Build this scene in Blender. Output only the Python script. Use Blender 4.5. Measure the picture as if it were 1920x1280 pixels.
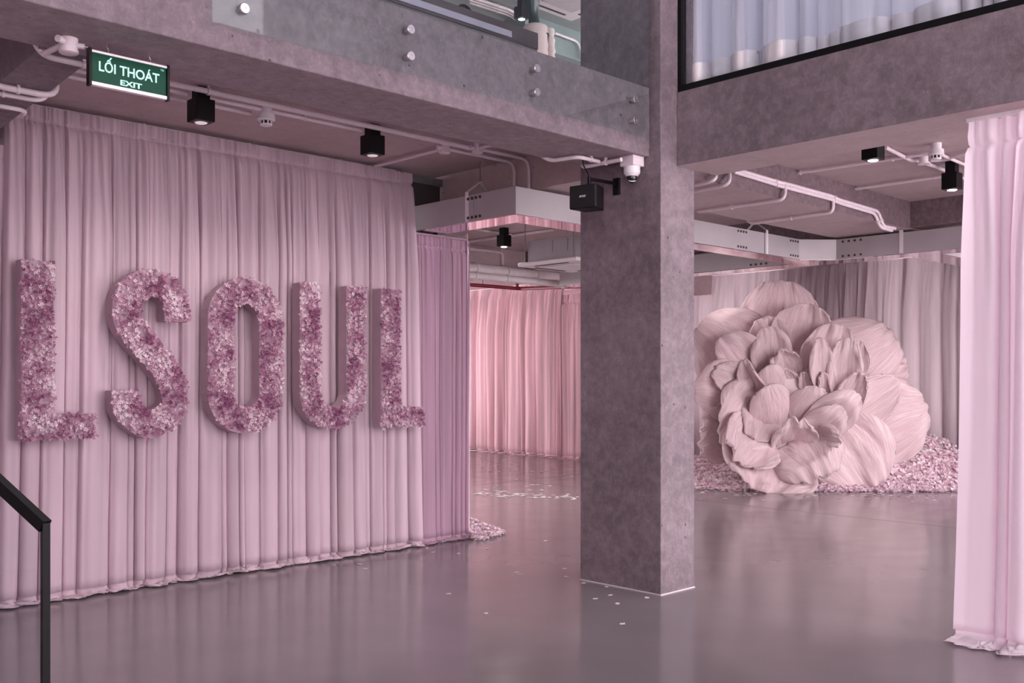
import bpy, bmesh, math, random
from mathutils import Vector, Matrix, noise
for o in list(bpy.data.objects): bpy.data.objects.remove(o)
S = bpy.context.scene
COL = S.collection
PI = math.pi
# ------------------------------------------------------------------ camera
FPX, HOR, CAMH = 1860.0, 710.0, 1.5          # focal length in px of a 1920x1280 frame, horizon row, eye height
YAW = math.atan2(1928.0, 1860.0)             # angle between the view axis and world X
FW = Vector((math.cos(YAW), math.sin(YAW), 0)); RT = Vector((math.sin(YAW), -math.cos(YAW), 0)); UP = Vector((0, 0, 1))
EYE = Vector((0, 0, CAMH))
cam = bpy.data.cameras.new('camera'); camo = bpy.data.objects.new('camera', cam); COL.objects.link(camo)
cam.sensor_width = 36; cam.lens = 36 * FPX / 1920; cam.shift_y = (HOR - 640) / 1920
cam.clip_start = .05; cam.clip_end = 200
camo.location = EYE; camo.rotation_euler = (PI / 2, 0, YAW - PI / 2)
S.camera = camo
# ------------------------------------------------------------------ world, lights, exposure
w = bpy.data.worlds.new('World'); S.world = w; w.use_nodes = True
w.node_tree.nodes['Background'].inputs[0].default_value = (1.0, .905, .96, 1)
w.node_tree.nodes['Background'].inputs[1].default_value = 5.0
S.view_settings.view_transform = 'Standard'; S.view_settings.look = 'None'; S.view_settings.gamma = 1
S.view_settings.use_curve_mapping = False
S.view_settings.exposure = 0.3
def area(name, loc, rot, sx, sy, power, col):
    l = bpy.data.lights.new(name, 'AREA'); l.shape = 'RECTANGLE'; l.size = sx; l.size_y = sy; l.energy = power; l.color = col
    o = bpy.data.objects.new(name, l); COL.objects.link(o); o.location = loc; o.rotation_euler = rot; return o

# ------------------------------------------------------------------ helpers
def ray(u, v): return FW + RT * ((u - 960) / FPX) + UP * ((HOR - v) / FPX)
def at(u, v, x=None, y=None, z=None, k=None):
    d = ray(u, v)
    if k is None: k = x / d.x if x is not None else y / d.y if y is not None else (z - CAMH) / d.z
    return EYE + d * k
def sm(t): t = max(0., min(1., t)); return t * t * (3 - 2 * t)
def nz(*p): return noise.noise(Vector(p))

class MB:
    def __init__(s): s.v = []; s.f = []
    def add(s, vs, fs):
        n = len(s.v); s.v += [tuple(p) for p in vs]; s.f += [tuple(i + n for i in f) for f in fs]; return s
    def box(s, a, b):
        x0, y0, z0 = a; x1, y1, z1 = b
        return s.add([(x0, y0, z0), (x1, y0, z0), (x1, y1, z0), (x0, y1, z0), (x0, y0, z1), (x1, y0, z1), (x1, y1, z1), (x0, y1, z1)],
              [(0, 3, 2, 1), (4, 5, 6, 7), (0, 1, 5, 4), (1, 2, 6, 5), (2, 3, 7, 6), (3, 0, 4, 7)])
    def bar(s, p, q, wd, th, side):                      # flat bar from p to q, width along `side`
        p = Vector(p); q = Vector(q); t = (q - p).normalized(); sd = Vector(side); sd = (sd - t * sd.dot(t)).normalized(); n = t.cross(sd)
        vs = []
        for c in (p, q):
            for a, b in ((-1, -1), (1, -1), (1, 1), (-1, 1)): vs.append(c + sd * (a * wd / 2) + n * (b * th / 2))
        return s.add(vs, [(3, 2, 1, 0), (4, 5, 6, 7), (0, 1, 5, 4), (1, 2, 6, 5), (2, 3, 7, 6), (3, 0, 4, 7)])
    def loft(s, rings, cap=True, closed=True):
        n = len(rings[0]); vs = [p for r in rings for p in r]; fs = []
        for i in range(len(rings) - 1):
            for j in range(n if closed else n - 1):
                a = i * n + j; b = i * n + (j + 1) % n; fs.append((a, b, b + n, a + n))
        if cap and closed: fs.append(tuple(reversed(range(n)))); fs.append(tuple(range((len(rings) - 1) * n, len(rings) * n)))
        return s.add(vs, fs)
    def cyl(s, p, q, r, n=12, r2=None):
        p = Vector(p); q = Vector(q); t = (q - p).normalized(); a = t.orthogonal().normalized(); b = t.cross(a)
        r2 = r if r2 is None else r2
        return s.loft([[c + (a * math.cos(2 * PI * i / n) + b * math.sin(2 * PI * i / n)) * rr for i in range(n)] for c, rr in ((p, r), (q, r2))])
    def lathe(s, c, prof, n=24, axis=(0, 0, 1)):         # prof: [(radius, offset along axis)]
        c = Vector(c); t = Vector(axis).normalized(); a = t.orthogonal().normalized(); b = t.cross(a)
        return s.loft([[c + t * h + (a * math.cos(2 * PI * i / n) + b * math.sin(2 * PI * i / n)) * max(r, .0005) for i in range(n)] for r, h in prof])
    def tube(s, path, r, fil=.06, n=10):
        pts = [Vector(p) for p in path]; out = [pts[0]]
        for i in range(1, len(pts) - 1):
            a, b, c = pts[i - 1], pts[i], pts[i + 1]; d1 = (a - b); d2 = (c - b); L = min(fil, d1.length * .48, d2.length * .48)
            p = b + d1.normalized() * L; q = b + d2.normalized() * L
            for k in range(7):
                t = k / 6; out.append(p * (1 - t) ** 2 + b * 2 * t * (1 - t) + q * t * t)
        out.append(pts[-1])
        t = (out[1] - out[0]).normalized(); up = t.orthogonal().normalized(); rings = []
        for i, p in enumerate(out):
            d = (out[min(i + 1, len(out) - 1)] - out[max(i - 1, 0)]).normalized()
            up = (up - d * up.dot(d)).normalized(); b = d.cross(up)
            rings.append([p + (up * math.cos(2 * PI * j / n) + b * math.sin(2 * PI * j / n)) * r for j in range(n)])
        return s.loft(rings)
    def build(s, name, m, parent=None, smooth=False, bevel=0):
        me = bpy.data.meshes.new(name); me.from_pydata(s.v, [], s.f); me.materials.append(m)
        if smooth:
            me.polygons.foreach_set('use_smooth', [True] * len(me.polygons))
        o = bpy.data.objects.new(name, me); COL.objects.link(o)
        if parent is not None: o.parent = parent; o.matrix_parent_inverse = Matrix.Translation(-parent.location) if parent.type == 'EMPTY' else Matrix.Identity(4)
        if bevel:
            b = o.modifiers.new('bevel', 'BEVEL'); b.width = bevel; b.segments = 2; b.limit_method = 'ANGLE'
        elif smooth:
            e = o.modifiers.new('edges', 'EDGE_SPLIT'); e.split_angle = math.radians(40)
        return o
def tag(o, label, cat, group=None, kind=None):
    o['label'] = label; o['category'] = cat
    if group: o['group'] = group
    if kind: o['kind'] = kind
    return o
def empty(name, loc, label, cat, group=None):
    o = bpy.data.objects.new(name, None); COL.objects.link(o); o.location = loc; o.empty_display_size = .1
    return tag(o, label, cat, group)
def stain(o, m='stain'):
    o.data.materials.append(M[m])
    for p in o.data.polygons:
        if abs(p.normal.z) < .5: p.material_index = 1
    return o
def struct(o, label=None):
    o['kind'] = 'structure'
    if label: o['label'] = label
    return o
def share(name, me, loc, parent=None, rot=(0, 0, 0), sc=(1, 1, 1)):
    o = bpy.data.objects.new(name, me); COL.objects.link(o)
    o.location = loc; o.rotation_euler = rot; o.scale = sc
    if parent is not None: o.parent = parent; o.matrix_parent_inverse = Matrix.Translation(-parent.location) if parent.type == 'EMPTY' else Matrix.Identity(4)
    return o
def text_mesh(name, body, size, m, extrude=.001, shear=0, bold=0, sx=1):
    c = bpy.data.curves.new(name, 'FONT'); c.body = body; c.size = size; c.align_x = 'CENTER'; c.align_y = 'CENTER'; c.extrude = extrude; c.shear = shear; c.offset = bold
    o = bpy.data.objects.new(name, c); COL.objects.link(o); bpy.context.view_layer.update()
    me = bpy.data.meshes.new_from_object(o.evaluated_get(bpy.context.evaluated_depsgraph_get()))
    bpy.data.objects.remove(o)
    for v in me.vertices: v.co.x *= sx
    me.materials.clear(); me.materials.append(m); return me

# ------------------------------------------------------------------ materials
def mat(name, col, rough=.5, metal=0, **kw):
    m = bpy.data.materials.new(name); m.use_nodes = True; b = m.node_tree.nodes['Principled BSDF']
    b.inputs['Base Color'].default_value = (*col, 1); b.inputs['Roughness'].default_value = rough; b.inputs['Metallic'].default_value = metal
    for k, v in kw.items(): b.inputs[k.replace('_', ' ')].default_value = v
    return m
def N(m, t, **kw):
    n = m.node_tree.nodes.new(t)
    for k, v in kw.items():
        if k in n.inputs: n.inputs[k].default_value = v
        else: setattr(n, k, v)
    return n
def L(m, a, b): m.node_tree.links.new(a, b)
def ramp(m, fac, stops):
    r = N(m, 'ShaderNodeValToRGB'); e = r.color_ramp.elements
    while len(e) < len(stops): e.new(.5)
    for i, (p, c) in enumerate(stops): e[i].position = p; e[i].color = (*c, 1) if len(c) == 3 else c
    L(m, fac, r.inputs[0]); return r.outputs[0]
def mixc(m, fac, a, b, mode='MIX'):
    n = N(m, 'ShaderNodeMix', data_type='RGBA', blend_type=mode)
    for i, x in ((0, fac), (6, a), (7, b)):
        if hasattr(x, 'node'): L(m, x, n.inputs[i])
        else: n.inputs[i].default_value = x if i == 0 else (*x, 1)
    return n.outputs[2]
def concrete(name, c0, c1, c2, scale=1.0, pits=1.0, mott=.3):
    m = mat(name, c1, .62); nt = m.node_tree; b = nt.nodes['Principled BSDF']
    tc = N(m, 'ShaderNodeTexCoord'); geo = N(m, 'ShaderNodeNewGeometry')
    pos = geo.outputs['Position']
    def tex(sc, det, ro, vec=pos, dist=0.):
        t = N(m, 'ShaderNodeTexNoise'); t.inputs['Scale'].default_value = sc * scale; t.inputs['Detail'].default_value = det; t.inputs['Roughness'].default_value = ro
        t.inputs['Distortion'].default_value = dist; L(m, vec, t.inputs['Vector']); return t.outputs['Fac']
    big = tex(1.6, 6, .6, dist=.6); med = tex(9, 10, .74, dist=.3); fine = tex(75, 5, .7)
    col = ramp(m, big, [(.36, c0), (.5, c1), (.64, c2)])
    col2 = ramp(m, med, [(.32, c0), (.5, c1), (.66, c2)])
    col = mixc(m, .6, col, col2)
    med2 = tex(15, 12, .78, dist=.25); col = mixc(m, mott, col, ramp(m, med2, [(.36, tuple(c * .62 for c in c0)), (.5, c1), (.62, tuple(min(1, c * 1.18) for c in c2))]))
    # trowel scuffs: pale, stretched along the vertical
    mp = N(m, 'ShaderNodeMapping'); mp.inputs['Scale'].default_value = (34, 34, 13); L(m, pos, mp.inputs['Vector'])
    sc = tex(.9, 5, .7, mp.outputs[0], 1.2); sf = ramp(m, sc, [(.60, (0, 0, 0)), (.80, (.6, .6, .6))])
    col = mixc(m, sf, col, tuple(min(1, c * 1.45) for c in c2))
    vo = N(m, 'ShaderNodeTexVoronoi'); vo.inputs['Scale'].default_value = 15 * scale; L(m, pos, vo.inputs['Vector'])
    pf = ramp(m, vo.outputs['Distance'], [(.08, (1, 1, 1)), (.14, (0, 0, 0))])
    sel = N(m, 'ShaderNodeSeparateColor'); L(m, vo.outputs['Color'], sel.inputs[0])
    mt = N(m, 'ShaderNodeMath', operation='GREATER_THAN'); L(m, sel.outputs[0], mt.inputs[0]); mt.inputs[1].default_value = .8
    ml = N(m, 'ShaderNodeMath', operation='MULTIPLY'); L(m, mt.outputs[0], ml.inputs[0]); L(m, pf, ml.inputs[1])
    ml2 = N(m, 'ShaderNodeMath', operation='MULTIPLY'); L(m, ml.outputs[0], ml2.inputs[0]); ml2.inputs[1].default_value = .8 * pits
    col = mixc(m, ml2.outputs[0], col, tuple(c * .22 for c in c0))
    L(m, col, b.inputs['Base Color'])
    hs = N(m, 'ShaderNodeMath', operation='MULTIPLY_ADD'); L(m, fine, hs.inputs[0]); hs.inputs[1].default_value = .35; L(m, med, hs.inputs[2])
    h2 = N(m, 'ShaderNodeMath', operation='SUBTRACT'); L(m, hs.outputs[0], h2.inputs[0]); L(m, ml.outputs[0], h2.inputs[1])
    bp = N(m, 'ShaderNodeBump'); bp.inputs['Strength'].default_value = .7; bp.inputs['Distance'].default_value = .012
    L(m, h2.outputs[0], bp.inputs['Height']); L(m, bp.outputs[0], b.inputs['Normal'])
    return m
def fabric(name, col, trans=.3, var=.12, tcol=None):
    m = bpy.data.materials.new(name); m.use_nodes = True; nt = m.node_tree; nt.nodes.clear()
    out = N(m, 'ShaderNodeOutputMaterial'); d = N(m, 'ShaderNodeBsdfPrincipled'); t = N(m, 'ShaderNodeBsdfTranslucent'); mx = N(m, 'ShaderNodeMixShader')
    d.inputs['Roughness'].default_value = .75; d.inputs['Sheen Weight'].default_value = .25; d.inputs['Sheen Roughness'].default_value = .4
    d.inputs['Sheen Tint'].default_value = (1, .9, .95, 1); d.inputs['Specular IOR Level'].default_value = .2
    geo = N(m, 'ShaderNodeNewGeometry'); mp = N(m, 'ShaderNodeMapping'); mp.inputs['Scale'].default_value = (7, 7, .35); L(m, geo.outputs['Position'], mp.inputs[0])
    n = N(m, 'ShaderNodeTexNoise'); n.inputs['Scale'].default_value = 1.; n.inputs['Detail'].default_value = 3; L(m, mp.outputs[0], n.inputs['Vector'])
    c = ramp(m, n.outputs['Fac'], [(.35, tuple(x * (1 - var) for x in col)), (.65, tuple(min(1, x * (1 + var)) for x in col))])
    L(m, c, d.inputs['Base Color'])
    tc = tcol or col
    t.inputs['Color'].default_value = (*tc, 1)
    wv = N(m, 'ShaderNodeTexNoise'); wv.inputs['Scale'].default_value = 420; L(m, geo.outputs['Position'], wv.inputs['Vector'])
    bp = N(m, 'ShaderNodeBump'); bp.inputs['Strength'].default_value = .08; bp.inputs['Distance'].default_value = .002; L(m, wv.outputs['Fac'], bp.inputs['Height']); L(m, bp.outputs[0], d.inputs['Normal'])
    mx.inputs[0].default_value = trans; L(m, d.outputs[0], mx.inputs[1]); L(m, t.outputs[0], mx.inputs[2]); L(m, mx.outputs[0], out.inputs[0])
    return m
def glass(name, tint, refl=1.0):
    m = bpy.data.materials.new(name); m.use_nodes = True; nt = m.node_tree; nt.nodes.clear()
    out = N(m, 'ShaderNodeOutputMaterial'); t = N(m, 'ShaderNodeBsdfTransparent'); g = N(m, 'ShaderNodeBsdfGlossy'); mx = N(m, 'ShaderNodeMixShader'); fr = N(m, 'ShaderNodeLayerWeight'); fr.inputs[0].default_value = .5
    t.inputs[0].default_value = (*tint, 1); g.inputs['Roughness'].default_value = .0; g.inputs['Color'].default_value = (refl, refl, refl, 1)
    pw = N(m, 'ShaderNodeMath', operation='POWER'); L(m, fr.outputs['Facing'], pw.inputs[0]); pw.inputs[1].default_value = 4.; ma = N(m, 'ShaderNodeMath', operation='MULTIPLY_ADD'); L(m, pw.outputs[0], ma.inputs[0]); ma.inputs[1].default_value = .9; ma.inputs[2].default_value = .018
    L(m, ma.outputs[0], mx.inputs[0]); L(m, t.outputs[0], mx.inputs[1]); L(m, g.outputs[0], mx.inputs[2]); L(m, mx.outputs[0], out.inputs[0]); return m
def emit(name, col, st):
    m = mat(name, col, .4); b = m.node_tree.nodes['Principled BSDF']; b.inputs['Emission Color'].default_value = (*col, 1); b.inputs['Emission Strength'].default_value = st; return m
def noisy(m, scale, amt, bump=0., stretch=(1, 1, 1)):
    b = m.node_tree.nodes['Principled BSDF']; c = tuple(b.inputs['Base Color'].default_value)[:3]
    geo = N(m, 'ShaderNodeNewGeometry'); mp = N(m, 'ShaderNodeMapping'); mp.inputs['Scale'].default_value = stretch; L(m, geo.outputs['Position'], mp.inputs[0])
    n = N(m, 'ShaderNodeTexNoise'); n.inputs['Scale'].default_value = scale; n.inputs['Detail'].default_value = 5; L(m, mp.outputs[0], n.inputs['Vector'])
    L(m, ramp(m, n.outputs['Fac'], [(.3, tuple(x * (1 - amt) for x in c)), (.7, tuple(min(1, x * (1 + amt)) for x in c))]), b.inputs['Base Color'])
    if bump:
        bp = N(m, 'ShaderNodeBump'); bp.inputs['Strength'].default_value = bump; bp.inputs['Distance'].default_value = .004; L(m, n.outputs['Fac'], bp.inputs['Height']); L(m, bp.outputs[0], b.inputs['Normal'])
    return m
M = {}
M['conc'] = concrete('concrete', (.118, .088, .101), (.19, .142, .162), (.29, .222, .25), mott=.34)
M['ceil'] = concrete('ceiling_concrete', (.46, .345, .362), (.53, .405, .42), (.60, .47, .48), .8, .5, .12)
M['soff'] = concrete('bounce_lit_soffit', (.20, .15, .17), (.30, .225, .25), (.40, .31, .34), 1., .6, .3)  # concrete lightened so floor bounce is painted into the main beam soffit
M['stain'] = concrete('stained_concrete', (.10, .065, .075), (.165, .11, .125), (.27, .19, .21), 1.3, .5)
fl = mat('floor_epoxy', (.205, .176, .188), .22, Specular_IOR_Level=.5); M['floor'] = noisy(fl, 1.3, .07)
_b = fl.node_tree.nodes['Principled BSDF']
_n = N(fl, 'ShaderNodeTexNoise'); _n.inputs['Scale'].default_value = 3; _n.inputs['Detail'].default_value = 4
_g = N(fl, 'ShaderNodeNewGeometry'); L(fl, _g.outputs['Position'], _n.inputs['Vector'])
L(fl, ramp(fl, _n.outputs['Fac'], [(.3, (.12, .12, .12)), (.7, (.19, .19, .19))]), _b.inputs['Roughness'])
M['seam'] = mat('floor_joint', (.12, .09, .10), .6)
M['curt'] = fabric('drape_mauve', (.62, .465, .53), .12, .12)
M['curt2'] = fabric('drape_lilac', (.48, .31, .40), .24, .16, (.70, .38, .54))
M['hot'] = fabric('drape_pink', (.90, .78, .85), .22, .04, (.90, .64, .78))
M['rose'] = fabric('drape_rose', (.66, .42, .455), .19, .30, (.80, .54, .58))
M['far'] = fabric('drape_ash_pink', (.50, .41, .44), .24, .26, (.66, .56, .59))
M['sheer'] = fabric('sheer_white', (.64, .63, .71), .38, .06)
M['plaster'] = noisy(mat('plaster_wall', (.66, .58, .62), .8), 3, .06)
M['dark'] = noisy(mat('dark_wall', (.05, .04, .045), .8), 4, .2)
M['upceil'] = noisy(mat('upper_ceiling', (.32, .36, .35), .7), 3, .1)
M['upwall'] = noisy(mat('upper_wall', (.22, .28, .27), .8), 3, .12)
M['pipe'] = noisy(mat('white_pipe', (.78, .66, .71), .42), 30, .04)
M['white'] = noisy(mat('white_plastic', (.82, .76, .78), .38), 30, .03)
M['black'] = noisy(mat('black_metal', (.006, .005, .006), .45, Specular_IOR_Level=.18), 40, .15)
M['blackg'] = noisy(mat('black_grille', (.006, .005, .006), .6), 400, .5, .4)
M['lens'] = mat('black_lens', (.01, .01, .01), .05, Specular_IOR_Level=.8)
M['bulb'] = emit('lamp_glow', (1, .97, .90), 9)
M['bulbdim'] = emit('lamp_glow_dim', (1, .9, .88), .25)
M['tubelight'] = emit('tube_light', (1, .97, .98), 3.)
M['steel'] = noisy(mat('steel', (.62, .56, .58), .3, 1), 60, .1)
M['dsteel'] = noisy(mat('grey_steel', (.20, .20, .21), .45, .4), 20, .15)
M['brush'] = noisy(mat('brushed_aluminium', (.44, .395, .41), .45, .2), 3, .05)
M['mirror'] = noisy(mat('mirror_underside', (.88, .78, .82), .04, 1), .8, .02, .05)
M['hole'] = mat('bolt_dark', (.07, .055, .06), .4, .6)
M['sign'] = noisy(mat('sign_green', (.0, .055, .028), .3, Specular_IOR_Level=.12), 20, .05)
M['signtext'] = emit('sign_lettering', (.42, .80, .68), .35)
M['alu'] = mat('sign_aluminium', (.86, .80, .82), .3, .3)
M['glass'] = glass('balustrade_glass', (.91, .945, .94), 1.)
M['winglass'] = glass('window_glass', (.93, .95, .97), 1.)
M['acgrey'] = noisy(mat('unit_grey', (.30, .26, .28), .5, .3), 8, .05)
M['acwhite'] = noisy(mat('unit_white', (.80, .72, .74), .45), 20, .03)
M['red'] = noisy(mat('sprinkler_red', (.26, .022, .045), .45), 30, .15)
M['duct'] = noisy(mat('white_duct', (.76, .68, .70), .5), 12, .05)
M['brown'] = noisy(mat('brown_cabinet', (.085, .06, .065), .45), 3, .15, 0, (1, 8, 8))
M['cabgrey'] = noisy(mat('grey_cabinet', (.13, .115, .125), .5), 3, .1)
M['lilacstrip'] = noisy(mat('lilac_panel', (.42, .37, .47), .5), 8, .05)
M['mann'] = noisy(mat('dark_green_gloss', (.012, .035, .035), .25, Specular_IOR_Level=.6), 10, .1)
M['shirt'] = noisy(mat('cream_pink_knit', (.72, .58, .56), .85), 60, .08, .3)
M['lettside'] = noisy(mat('letter_side', (.40, .265, .325), .6), 10, .06)
def attr_mat(name, rough, trans, bump=0):
    m = bpy.data.materials.new(name); m.use_nodes = True; nt = m.node_tree; nt.nodes.clear()
    out = N(m, 'ShaderNodeOutputMaterial'); d = N(m, 'ShaderNodeBsdfPrincipled'); t = N(m, 'ShaderNodeBsdfTranslucent'); mx = N(m, 'ShaderNodeMixShader')
    a = N(m, 'ShaderNodeAttribute'); a.attribute_name = 'Col'; d.inputs['Roughness'].default_value = rough; d.inputs['Specular IOR Level'].default_value = .25
    L(m, a.outputs['Color'], d.inputs['Base Color']); L(m, a.outputs['Color'], t.inputs['Color']); mx.inputs[0].default_value = trans
    L(m, d.outputs[0], mx.inputs[1]); L(m, t.outputs[0], mx.inputs[2]); L(m, mx.outputs[0], out.inputs[0]); return m
M['floret'] = attr_mat('floret', .7, .15)
M['confetti'] = attr_mat('loose_petal', .65, .25)
def tulle():
    m = bpy.data.materials.new('tulle_petal'); m.use_nodes = True; nt = m.node_tree; nt.nodes.clear()
    out = N(m, 'ShaderNodeOutputMaterial'); d = N(m, 'ShaderNodeBsdfPrincipled'); t = N(m, 'ShaderNodeBsdfTranslucent'); mx = N(m, 'ShaderNodeMixShader')
    d.inputs['Roughness'].default_value = .8; d.inputs['Sheen Weight'].default_value = .3; d.inputs['Specular IOR Level'].default_value = .15
    uv = N(m, 'ShaderNodeUVMap'); oi = N(m, 'ShaderNodeObjectInfo')
    mp = N(m, 'ShaderNodeMapping'); mp.inputs['Scale'].default_value = (30, 2.2, 1); L(m, uv.outputs[0], mp.inputs[0])
    cb = N(m, 'ShaderNodeCombineXYZ'); sc = N(m, 'ShaderNodeMath', operation='MULTIPLY'); sc.inputs[1].default_value = 40; L(m, oi.outputs['Random'], sc.inputs[0]); L(m, sc.outputs[0], cb.inputs[2])
    L(m, cb.outputs[0], mp.inputs['Location'])
    a = N(m, 'ShaderNodeTexNoise'); a.inputs['Scale'].default_value = 1.3; a.inputs['Detail'].default_value = 6; a.inputs['Roughness'].default_value = .62; a.inputs['Distortion'].default_value = 1.3; L(m, mp.outputs[0], a.inputs['Vector'])
    rd = N(m, 'ShaderNodeTexNoise', noise_type='RIDGED_MULTIFRACTAL'); rd.inputs['Scale'].default_value = .8; rd.inputs['Detail'].default_value = 3; L(m, mp.outputs[0], rd.inputs['Vector'])
    c = ramp(m, a.outputs['Fac'], [(.32, (.70, .50, .54)), (.5, (.82, .63, .66)), (.66, (.90, .76, .775))])
    L(m, c, d.inputs['Base Color']); t.inputs['Color'].default_value = (.84, .52, .58, 1)
    ad = N(m, 'ShaderNodeMath', operation='MULTIPLY_ADD'); L(m, rd.outputs['Fac'], ad.inputs[0]); ad.inputs[1].default_value = .25; L(m, a.outputs['Fac'], ad.inputs[2])
    bp = N(m, 'ShaderNodeBump'); bp.inputs['Strength'].default_value = .6; bp.inputs['Distance'].default_value = .035; L(m, ad.outputs[0], bp.inputs['Height']); L(m, bp.outputs[0], d.inputs['Normal'])
    mx.inputs[0].default_value = .18; L(m, d.outputs[0], mx.inputs[1]); L(m, t.outputs[0], mx.inputs[2]); L(m, mx.outputs[0], out.inputs[0]); return m
M['tulle'] = tulle()

# ------------------------------------------------------------------ levels
ZC, ZB, ZF, ZU = 3.37, 3.055, 3.53, 6.9      # ground-floor ceiling, beam soffit, upper floor level, upper ceiling
CX0, CX1, CY0, CY1 = 5.513, 5.906, 4.23, 4.98  # column
# ------------------------------------------------------------------ structure
floor = struct(MB().box((-3, -4, -.2), (17.8, 20, 0)).build('floor', M['floor']), 'grey polished epoxy floor')
for a, b in (((3.0, 10.45), (13.8, 10.45)), ((10.15, 2.0), (10.15, 15.5))):
    d = .004
    MB().box((a[0] - d, a[1] - d, 0), (b[0] + d, b[1] + d, .0006)).build('joint', M['seam'], floor)
slab = MB().box((-3, 4.34, ZC), (17.8, 20, ZF)).box((5.71, .4, ZC), (17.8, 4.34, ZF))
struct(slab.build('ceiling', M['ceil']), 'bare concrete ceiling slab')
struct(MB().box((-3, -4, ZU), (17.8, 20, ZU + .2)).build('ceiling_upper', M['upceil']), 'upper storey concrete ceiling')
struct(MB().box((-3.2, -1.3, 0), (-3, 20, ZU)).build('added_wall_left', M['plaster']))  # unseen wall, added to dim the light from this side
struct(MB().box((CX0, CY0, 0), (CX1, CY1, ZU)).build('column', M['conc'], bevel=.006), 'square concrete column')
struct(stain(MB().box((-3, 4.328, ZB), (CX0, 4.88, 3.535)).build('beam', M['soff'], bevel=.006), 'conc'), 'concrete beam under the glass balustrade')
struct(stain(MB().box((5.697, -4, 3.0), (6.17, 4.23, 3.52)).build('beam', M['ceil'], bevel=.006), 'conc'), 'concrete beam under the upper window')  # paler ceiling mix on the soffit paints in bounce from drape and floor
struct(MB().box((5.9, 4.98, 3.084), (6.35, 20, ZC)).build('beam', M['ceil']), 'concrete cross beam behind the column')
struct(stain(MB().box((6.17, 4.62, 3.08), (17.8, 5.5, ZC)).build('beam', M['ceil'])), 'wide flat concrete beam behind the column')
struct(stain(MB().box((10.3, .4, 3.1), (10.75, 4.62, ZC)).box((10.3, 5.5, 3.1), (10.75, 20, ZC)).build('beam', M['ceil'])), 'far concrete cross beam')
struct(MB().box((6.35, 10.4, 3.02), (10.3, 10.85, ZC)).box((10.75, 10.4, 3.02), (17.8, 10.85, ZC)).build('beam', M['ceil']), 'concrete beam in the far bay')
struct(MB().add([(1.64, 4.88, ZB), (1.88, 4.88, ZB), (2.03, 7.2, ZB), (1.76, 7.2, ZB), (1.64, 4.88, ZC), (1.88, 4.88, ZC), (2.03, 7.2, ZC), (1.76, 7.2, ZC)],
    [(0, 3, 2, 1), (4, 5, 6, 7), (0, 1, 5, 4), (1, 2, 6, 5), (2, 3, 7, 6), (3, 0, 4, 7)]).build('beam', M['conc']), 'short concrete beam over the exit sign')
struct(MB().box((10.3, 10.4, 6.45), (17.8, 10.85, ZU)).build('beam', M['upwall']), 'upper storey beam')
struct(MB().box((-3, 15.5, ZF), (17.8, 15.7, ZU)).build('wall_upper', M['upwall']))
struct(MB().box((-3, -4.2, 0), (2.2, -4, ZU)).build('added_wall_front', M['plaster']))  # unseen wall, added to narrow the daylight opening behind the camera
wf = MB().box((15.5, .4, 0), (15.7, 6.3, ZC)).box((15.5, 7.2, 0), (15.7, 9.2, ZC)).box((15.5, 6.3, 0), (15.7, 7.2, .9)).box((15.7, 10.4, 0), (15.9, 20, .9)).box((15.7, 10.4, 2.9), (15.9, 20, ZC))
struct(wf.build('added_wall_far', M['plaster']))  # unseen wall added to cut the backlight; openings keep bright patches
struct(MB().box((-3, 7.12, 0), (5.42, 7.22, ZC)).build('wall_back', M['plaster']))
struct(MB().box((5.42, 8.6, 0), (6.0, 8.7, ZC)).box((5.93, 7.2, 0), (6.02, 8.6, 3.08)).build('wall_store', M['dark']))
for r in (((CX0 - .006, CY0 - .006), (CX1, CY0)), ((CX0 - .006, CY0), (CX0, CY1))):
    struct(MB().box((r[0][0], r[0][1], 0), (r[1][0], r[1][1], .007)).build('trim_1', M['plaster']))
# steel frame of the opening behind the curtain end
fr = empty('steel_frame', (5.6, 7.05, 3.0), 'grey steel door frame behind the curtain end under the ceiling', 'frame')
MB().box((5.3, 7.03, 3.27), (5.89, 7.09, 3.335)).build('top_rail', M['dsteel'], fr)
MB().box((5.885, 7.03, 0), (5.925, 7.09, 3.08)).build('post', M['dsteel'], fr)
MB().box((5.3, 7.06, 3.065), (5.885, 7.075, 3.27)).build('dark_pane', M['dark'], fr)

# ------------------------------------------------------------------ glass balustrade
for i, (x0, x1, sx, lab) in enumerate(((2.2, 4.25, (2.359, 3.359), 'long frameless glass balustrade pane with steel discs on the beam'),
                                       (4.262, 5.47, (4.34, 5.297), 'short frameless glass balustrade pane beside the concrete column'))):
    g = empty('glass_balustrade', (x0, 4.26, 3.16), lab, 'balustrade')
    MB().box((x0, 4.286, 3.163), (x1, 4.298, 4.62)).build('pane', M['glass'], g)
    for x in sx:
        for z in (3.26, 3.405):
            MB().lathe((x, 4.327, z), [(.018, 0), (.018, -.042), (.026, -.043), (.026, -.054), (.023, -.057), (.007, -.057), (.006, -.054)], 22, (0, 1, 0)).build('standoff', M['steel'], g, True)

# ------------------------------------------------------------------ upper window with sheers
win = struct(MB().box((5.705, -4, 3.52), (5.765, 4.23, 3.565)).box((5.705, 4.20, 3.565), (5.765, 4.23, ZU)).build('window_1', M['black']), 'upper window with black frame')
edges = [-4, -.8, 2.856, 4.2]
for a, b in zip(edges[:-1], edges[1:]):
    MB().box((5.73, a + .003, 3.565), (5.742, b - .003, ZU)).build('pane', M['winglass'], win)

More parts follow.
